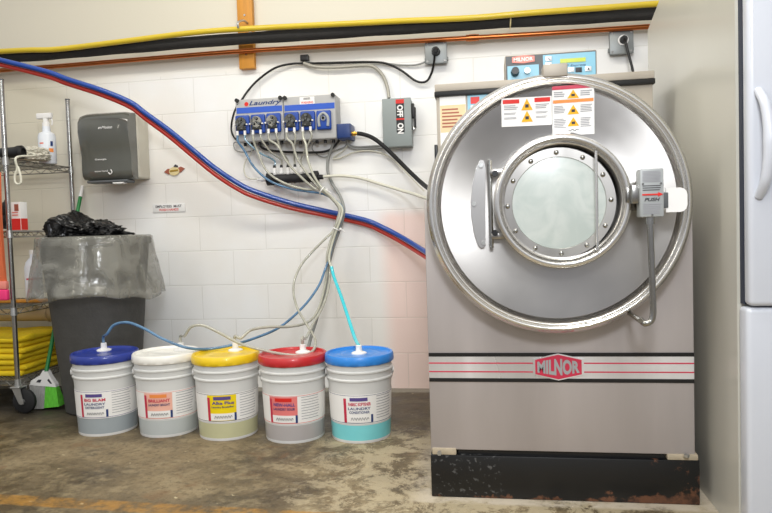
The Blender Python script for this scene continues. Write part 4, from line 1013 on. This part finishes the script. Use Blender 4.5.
bristle([(46.8, 385.6), (57.5, 386.5), (62.5, 405), (48, 406.5)], 'limeb', 'lime green bristles')

# ------------------------------------------------------------------ wire shelving on casters
RX, RYF, RYB = -2.466, -.59, -.05
RXL = RX-1.2
rk = thing('wire_shelf_rack', 'chrome wire shelving rack on black casters at the left edge', 'shelving', ((RX+RXL)/2, (RYF+RYB)/2, 0))
ztop = 1.735
for (x, y) in ((RX, RYF), (RX, RYB), (RXL, RYF), (RXL, RYB)):
    b = cyl(B(), (x, y, .13), (x, y, ztop), .0125, n=16)
    for i in range(60): lathe(b, [(.0127, .16+i*.0254), (.0119, .1615+i*.0254), (.0127, .163+i*.0254)], (x, y, 0), n=12)
    obj('post', b, 'chrome', rk)
    obj('post_cap', cyl(B(), (x, y, ztop), (x, y, ztop+.006), .0135, n=16), 'greyd', rk)
    ox_ = .034 if y == RYF else .0; wr = .066
    b = cyl(B(), (x, y, .125), (x, y, .15), .018); box(b, (x-.026, y-.03, .136), (x+.030, y+.03, .146), .003)
    for sy in (-1, 1):
        A = [b.verts.new((x+px, y+sy*.022, pz)) for px, pz in ((-.02, .14), (.028, .14), (ox_+.014, wr-.012), (ox_-.014, wr-.012))]
        Q = [b.verts.new((x+px, y+sy*.025, pz)) for px, pz in ((-.02, .14), (.028, .14), (ox_+.014, wr-.012), (ox_-.014, wr-.012))]
        b.faces.new(A); b.faces.new(Q); bridge(b, A, Q)
    cs = obj('caster', b, 'galv', rk)
    obj('wheel', lathe(B(), [(0, -.015), (wr-.01, -.015), (wr-.002, -.009), (wr, 0), (wr-.002, .009), (wr-.01, .015), (0, .015)], (x+ox_, y, wr+.0002), 'Y', 32), 'rubber', cs, label='black rubber wheel')
    obj('hub', cyl(B(), (x+ox_, y-.028, wr), (x+ox_, y+.028, wr), .014, n=12), 'galv', cs)
SZ = [S(40, 382, RX).z if False else .175, S(30, 306, RX).z, S(45, 231, RX).z, S(60, 166, RX).z]
print('shelf z', SZ, 'can', bxc, 'broom', f0, f1)
for z in SZ:
    b = B()
    for y in (RYF, RYB):
        for dz in (0, -.028): tube(b, [(RX, y, z+dz), (RXL, y, z+dz)], .0035, 6, smooth=False)
        n = 30; tube(b, [(RX-1.2*i/n, y, z-.028*(i % 2)) for i in range(n+1)], .0022, 5, smooth=False)
    for x in (RX, RXL):
        for dz in (0, -.028): tube(b, [(x, RYF, z+dz), (x, RYB, z+dz)], .0035, 6, smooth=False)
        n = 14; tube(b, [(x, RYF+(RYB-RYF)*i/n, z-.028*(i % 2)) for i in range(n+1)], .0022, 5, smooth=False)
    for i in range(1, 46): x = RX-1.2*i/46; tube(b, [(x, RYF, z+.003), (x, RYB, z+.003)], .002, 5, smooth=False)
    for f_ in (.33, .67): tube(b, [(RX, RYF+(RYB-RYF)*f_, z-.003), (RXL, RYF+(RYB-RYF)*f_, z-.003)], .0032, 6, smooth=False)
    obj('wire_shelf', b, 'chrome', rk)
    b = B()
    for (x, y) in ((RX, RYF), (RX, RYB), (RXL, RYF), (RXL, RYB)): cyl(b, (x, y, z-.034), (x, y, z+.006), .017, .0145, 16)
    obj('shelf_collar', b, 'galv', rk)
T1, T2, T3, T0 = SZ[3]+.006, SZ[2]+.006, SZ[1]+.006, SZ[0]+.006
# spray bottle
yv = -.22
c = W(48, 160, yv); s0 = T1; x, y = c.x, yv
sb = thing('spray_bottle', 'white plastic spray bottle with trigger top on the upper rack shelf', 'spray bottle', (x, y, s0))
H_ = W(48, 112, yv).z - s0; k = H_/.27
obj('body', lathe(B(), [(0, s0), (.039*k, s0), (.043*k, s0+.006), (.043*k, s0+.14*k), (.038*k, s0+.158*k), (.02*k, s0+.168*k), (.019*k, s0+.195*k), (0, s0+.195*k)], (x, y, 0), n=28, fn=lambda r, h, a: (r, h)), 'flask', sb)
obj('collar', cyl(B(), (x, y, s0+.192*k), (x, y, s0+.215*k), .019*k, n=20), 'white', sb)
b = box(B(), (x-.05*k, y-.012, s0+.235*k), (x+.036*k, y+.012, s0+.265*k), .006, 3); box(b, (x-.012, y-.01, s0+.213*k), (x+.014, y+.01, s0+.24*k), .003)
obj('spray_head', b, 'white', sb)
obj('trigger', tube(B(), [(x+.02*k, y, s0+.24*k), (x+.036*k, y, s0+.225*k), (x+.032*k, y, s0+.2*k)], .004, 8), 'white', sb)
def cyl_patch(cx, cy, r, a0, a1, z0, z1, n=8):
    b = B(); prev = None; ca = math.atan2(CAM.y-cy, CAM.x-cx)
    for i in range(n+1):
        a = ca+a0+(a1-a0)*i/n; q = [b.verts.new((cx+r*math.cos(a), cy+r*math.sin(a), z)) for z in (z0, z1)]
        if prev: b.faces.new((prev[0], q[0], q[1], prev[1]))
        prev = q
    return b
obj('blue_emblem', cyl_patch(x, y, .0437*k, .35, .65, s0+.09*k, s0+.115*k), 'navy', sb)
obj('orange_block', cyl_patch(x, y, .0437*k, .15, .7, s0+.058*k, s0+.078*k), 'orange', sb)
obj('blue_line', cyl_patch(x, y, .0437*k, -.8, -.1, s0+.03*k, s0+.038*k), 'navy', sb)
obj('red_line', cyl_patch(x, y, .0437*k, -.9, -.4, s0+.1*k, s0+.108*k), 'salmon', sb)
# cord hanging from the top shelf
c = W(36, 160, -.45)
wx, wy = c.x, -.45
tp = W(36, 186, wy)
b = tube(B(), [(wx-.09, -.40, T1+.02), (wx-.04, -.43, T1+.035), (wx-.01, wy, T1+.02), (wx, RYF-.008, T1-.005), (wx+.002, RYF-.01, T1-.06), (wx-.014, RYF-.01, tp.z+.04), (wx-.012, RYF-.01, tp.z+.01), (wx+.004, RYF-.01, tp.z), (wx+.02, RYF-.01, tp.z+.01), (wx+.018, RYF-.01, tp.z+.05), (wx+.006, RYF-.01, tp.z+.09)], .0058, 8)
single('looped_cable', b, 'beige', 'white cord looped over the edge of the upper rack shelf', 'cord')
# grey bundle and nozzle on the top shelf
c = W(30, 152, -.35)
bq = crumple((c.x, -.33, T1+.040), .085, .08, .045, 9.2, .25)
for v in bq.verts: v.co.z = max(v.co.z, T1+.001)
single('cloth_bundle', bq, 'dispback', 'pale grey-beige cloth bundle lying on the upper rack shelf', 'cloth')
c = W(16, 150, -.5)
b = lathe(B(), [(0, -.1), (.028, -.1), (.03, -.02), (.036, 0), (.036, .02), (.022, .03), (.020, .02), (0, .018)], (c.x, -.48, T1+.038), 'X', 24)
single('black_nozzle', b, 'black', 'short black rubber cylinder lying on the upper rack shelf by the front post', 'nozzle')
# box on the middle shelf
bxx = xz(10.5, 202, 20.5, 228, -.42)
bt = thing('detergent_box', 'white and red cardboard box on the middle rack shelf', 'box', ((bxx[0]+bxx[1])/2, -.36, T2))
zt2 = bxx[3]; 
obj('carton', box(B(), (bxx[0], -.42, T2), (bxx[1], -.365, zt2), .002), 'paper', bt)
zh = T2+(zt2-T2)*.42
obj('red_half', box(B(), (bxx[0]+.002, -.4212, T2+.003), (bxx[1]-.002, -.4195, zh)), 'red', bt, smooth=False)
obj('red_side', box(B(), (bxx[1]-.0005, -.418, T2+.003), (bxx[1]+.001, -.367, zh)), 'red', bt, smooth=False)
obj('logo', box(B(), (bxx[1]-.035, -.4212, zt2-.05), (bxx[1]-.01, -.4195, zt2-.012)), 'redb', bt, smooth=False)
obj('print', lines(B(), bxx[0]+.01, bxx[1]-.012, zh+.012, zh+.04, 2, -.4214, .5, .1), 'salmon', bt, smooth=False)
bq = crumple((W(10, 198, -.2).x, -.22, T2+.07), .07, .06, .085, 4.4, .3)
for v in bq.verts: v.co.z = max(v.co.z, T2+.001)
single('dark_bundle', bq, 'black', 'dark crumpled bundle behind the red and white box on the rack', 'bundle', ang=.5)
# bottle on the third shelf, behind the liner
c = W(35, 300, -.2)
sb = thing('clear_bottle', 'clear bottle with a pink mark standing on the rack behind the bin liner', 'bottle', (c.x, -.2, T3))
obj('body', lathe(B(), [(0, T3), (.045, T3), (.048, T3+.01), (.048, T3+.19), (.04, T3+.22), (.016, T3+.25), (.016, T3+.27), (0, T3+.27)], (c.x, -.2, 0), n=24), 'flask', sb)
obj('cap', cyl(B(), (c.x, -.2, T3+.268), (c.x, -.2, T3+.292), .018, n=16), 'white', sb)
obj('pink_mark', cyl_patch(c.x, -.2, .0487, -.9, .5, T3+.12, T3+.13), 'crim', sb)
single('wooden_plank', box(B(), (RX-.75, -.34, T3), (RX-.02, -.27, T3+.014), .002), 'pine', 'thin brown wooden slat lying on the third rack shelf', 'slat')
# tan corrugated hose under the third shelf
z_ = SZ[1]-.034-.046
b = lathe(B(), [(0, 0)] + [(.046-.003*(i % 2), .0085*i) for i in range(120)] + [(0, .0085*119)], (RX-.72, -.14, z_), 'X', 28)
for sx_ in (.12, .55): tube(b, [(RX-sx_, -.14+.05*math.cos(a_), z_+.05*math.sin(a_)+(.0 if a_ < 3.3 else 0)) for a_ in [i*PI/10 for i in range(21)]], .003, 5, smooth=False)
single('corrugated_hose', b, 'duct', 'tan corrugated hose slung just under the third rack shelf', 'hose')
# orange cloth hanging at the left edge
c = W(-13, 230, -.63); e = W(2.6, 230, -.63)
zt3, zb3 = W(0, 172, -.63).z, W(3, 290, -.63).z
oc = thing('hanging_cloth', 'orange cloth with a hot pink hem hanging on the rack front at the left edge', 'cloth', ((c.x+e.x)/2-.02, -.625, zb3-.05))
b = B(); rows = []
for i in range(13):
    rows.append([b.verts.new((e.x-.16+.16*i/12, -.618+.008*math.sin(i*1.3+j*.2), zb3+(zt3-zb3)*j/16)) for j in range(17)])
for i in range(12):
    for j in range(16): b.faces.new((rows[i][j], rows[i+1][j], rows[i+1][j+1], rows[i][j+1]))
q = bmesh.ops.solidify(b, geom=b.faces[:], thickness=.006)
obj('orange_panel', b, 'orng', oc)
obj('pink_hem', box(B(), (e.x-.165, -.632, zb3-.055), (e.x+.004, -.604, zb3+.002), .008, 3), 'pink', oc)
obj('lilac_band', box(B(), (e.x-.16, -.630, zb3+.004), (e.x+.001, -.606, zb3+.045), .004, 2), 'salmon', oc)
b = tube(B(), [(e.x-.06, -.612, zt3-.01), (e.x-.06, -.612, T1+.02), (e.x-.06, -.60, T1+.03), (e.x-.06, -.58, T1+.012)], .003, 6)
obj('hook', b, 'galv', oc)
# yellow folded cloths
nY = 7; yt2 = W(25, 332, -.35).z; hY = (yt2-T0)/nY
adj = ['lowest', 'second from the bottom', 'third from the bottom', 'middle', 'third from the top', 'second from the top', 'topmost']
pos7 = ['lowest of the stack', 'second from the bottom', 'third from the bottom', 'fourth from the bottom', 'third from the top', 'second from the top', 'topmost of the stack']
for i in range(nY):
    b = B(); z0 = T0+.001+i*hY; xr_ = RX-.015+.012*math.sin(i*2.1)
    box(b, (RX-.85, RYF+.05+.012*math.sin(i*1.7), z0), (xr_, RYB-.07, z0+hY-.0015), hY*.44, 5)
    bmesh.ops.subdivide_edges(b, edges=[e_ for e_ in b.edges if e_.calc_length() > .2], cuts=14, use_grid_fill=True)
    for v in b.verts:
        nn = noise.noise(Vector((v.co.x*9, v.co.y*9, i*3.1)))
        if i == nY-1 and v.co.z > z0+hY*.6: v.co.z += .016*nn
        v.co.x += .010*nn if v.co.x > xr_-.05 else 0
        v.co.y += .008*nn if v.co.y < RYF+.1 else 0
    single('folded_cloth', b, 'clothy', 'bright yellow folded cloth on the bottom rack shelf, ' + pos7[i], 'folded cloth', 'stack of yellow folded cloths', ang=.8)

# ------------------------------------------------------------------ light
w = bpy.data.worlds.new('world'); bpy.context.scene.world = w; w.use_nodes = True
nt = w.node_tree; N, L = nt.nodes, nt.links; bg = N['Background']
tc = N.new('ShaderNodeTexCoord'); sp = N.new('ShaderNodeSeparateXYZ'); L.new(tc.outputs['Generated'], sp.inputs[0])
r = ramp(N, [(0, (.12, .11, .10)), (.42, (.24, .24, .26)), (.55, (.50, .51, .55)), (.8, (.78, .78, .78)), (1, (.8, .79, .75))])
L.new(mr(N, L, sp.outputs['Z'], -1, 1), r.inputs[0]); L.new(r.outputs[0], bg.inputs['Color']); bg.inputs['Strength'].default_value = .95
def area(name, loc, target, sx, sy, power, col):
    l = bpy.data.lights.new(name, 'AREA'); l.shape = 'RECTANGLE'; l.size = sx; l.size_y = sy; l.energy = power; l.color = col
    o = bpy.data.objects.new(name, l); C.objects.link(o); o.location = loc
    o.rotation_euler = (Vector(target)-Vector(loc)).to_track_quat('-Z', 'Y').to_euler(); return o
area('ceiling_tube_light', (-1.2, -1.7, 3.1), (-1.2, -1.1, 0), 2.4, .3, 40, (1, .96, .86))
area('ceiling_tube_light', (.2, -2.9, 3.1), (.4, -1.6, 0), .3, 2.0, 26, (1, .95, .84))
area('camera_flash', (.15, -3.8, 2.0), (-.5, 0, .6), .5, .4, 36, (.92, .95, 1.0))
area('added_side_light', (-2.6, -4.2, 2.4), (.2, -1.5, 1.0), .25, 1.2, 12, (1, .93, .78))  # added lamp, put in to streak warm highlights across the steel disc
sc = bpy.context.scene
sc.view_settings.view_transform = 'Standard'; sc.view_settings.look = 'None'; sc.view_settings.exposure = 0; sc.view_settings.gamma = 1
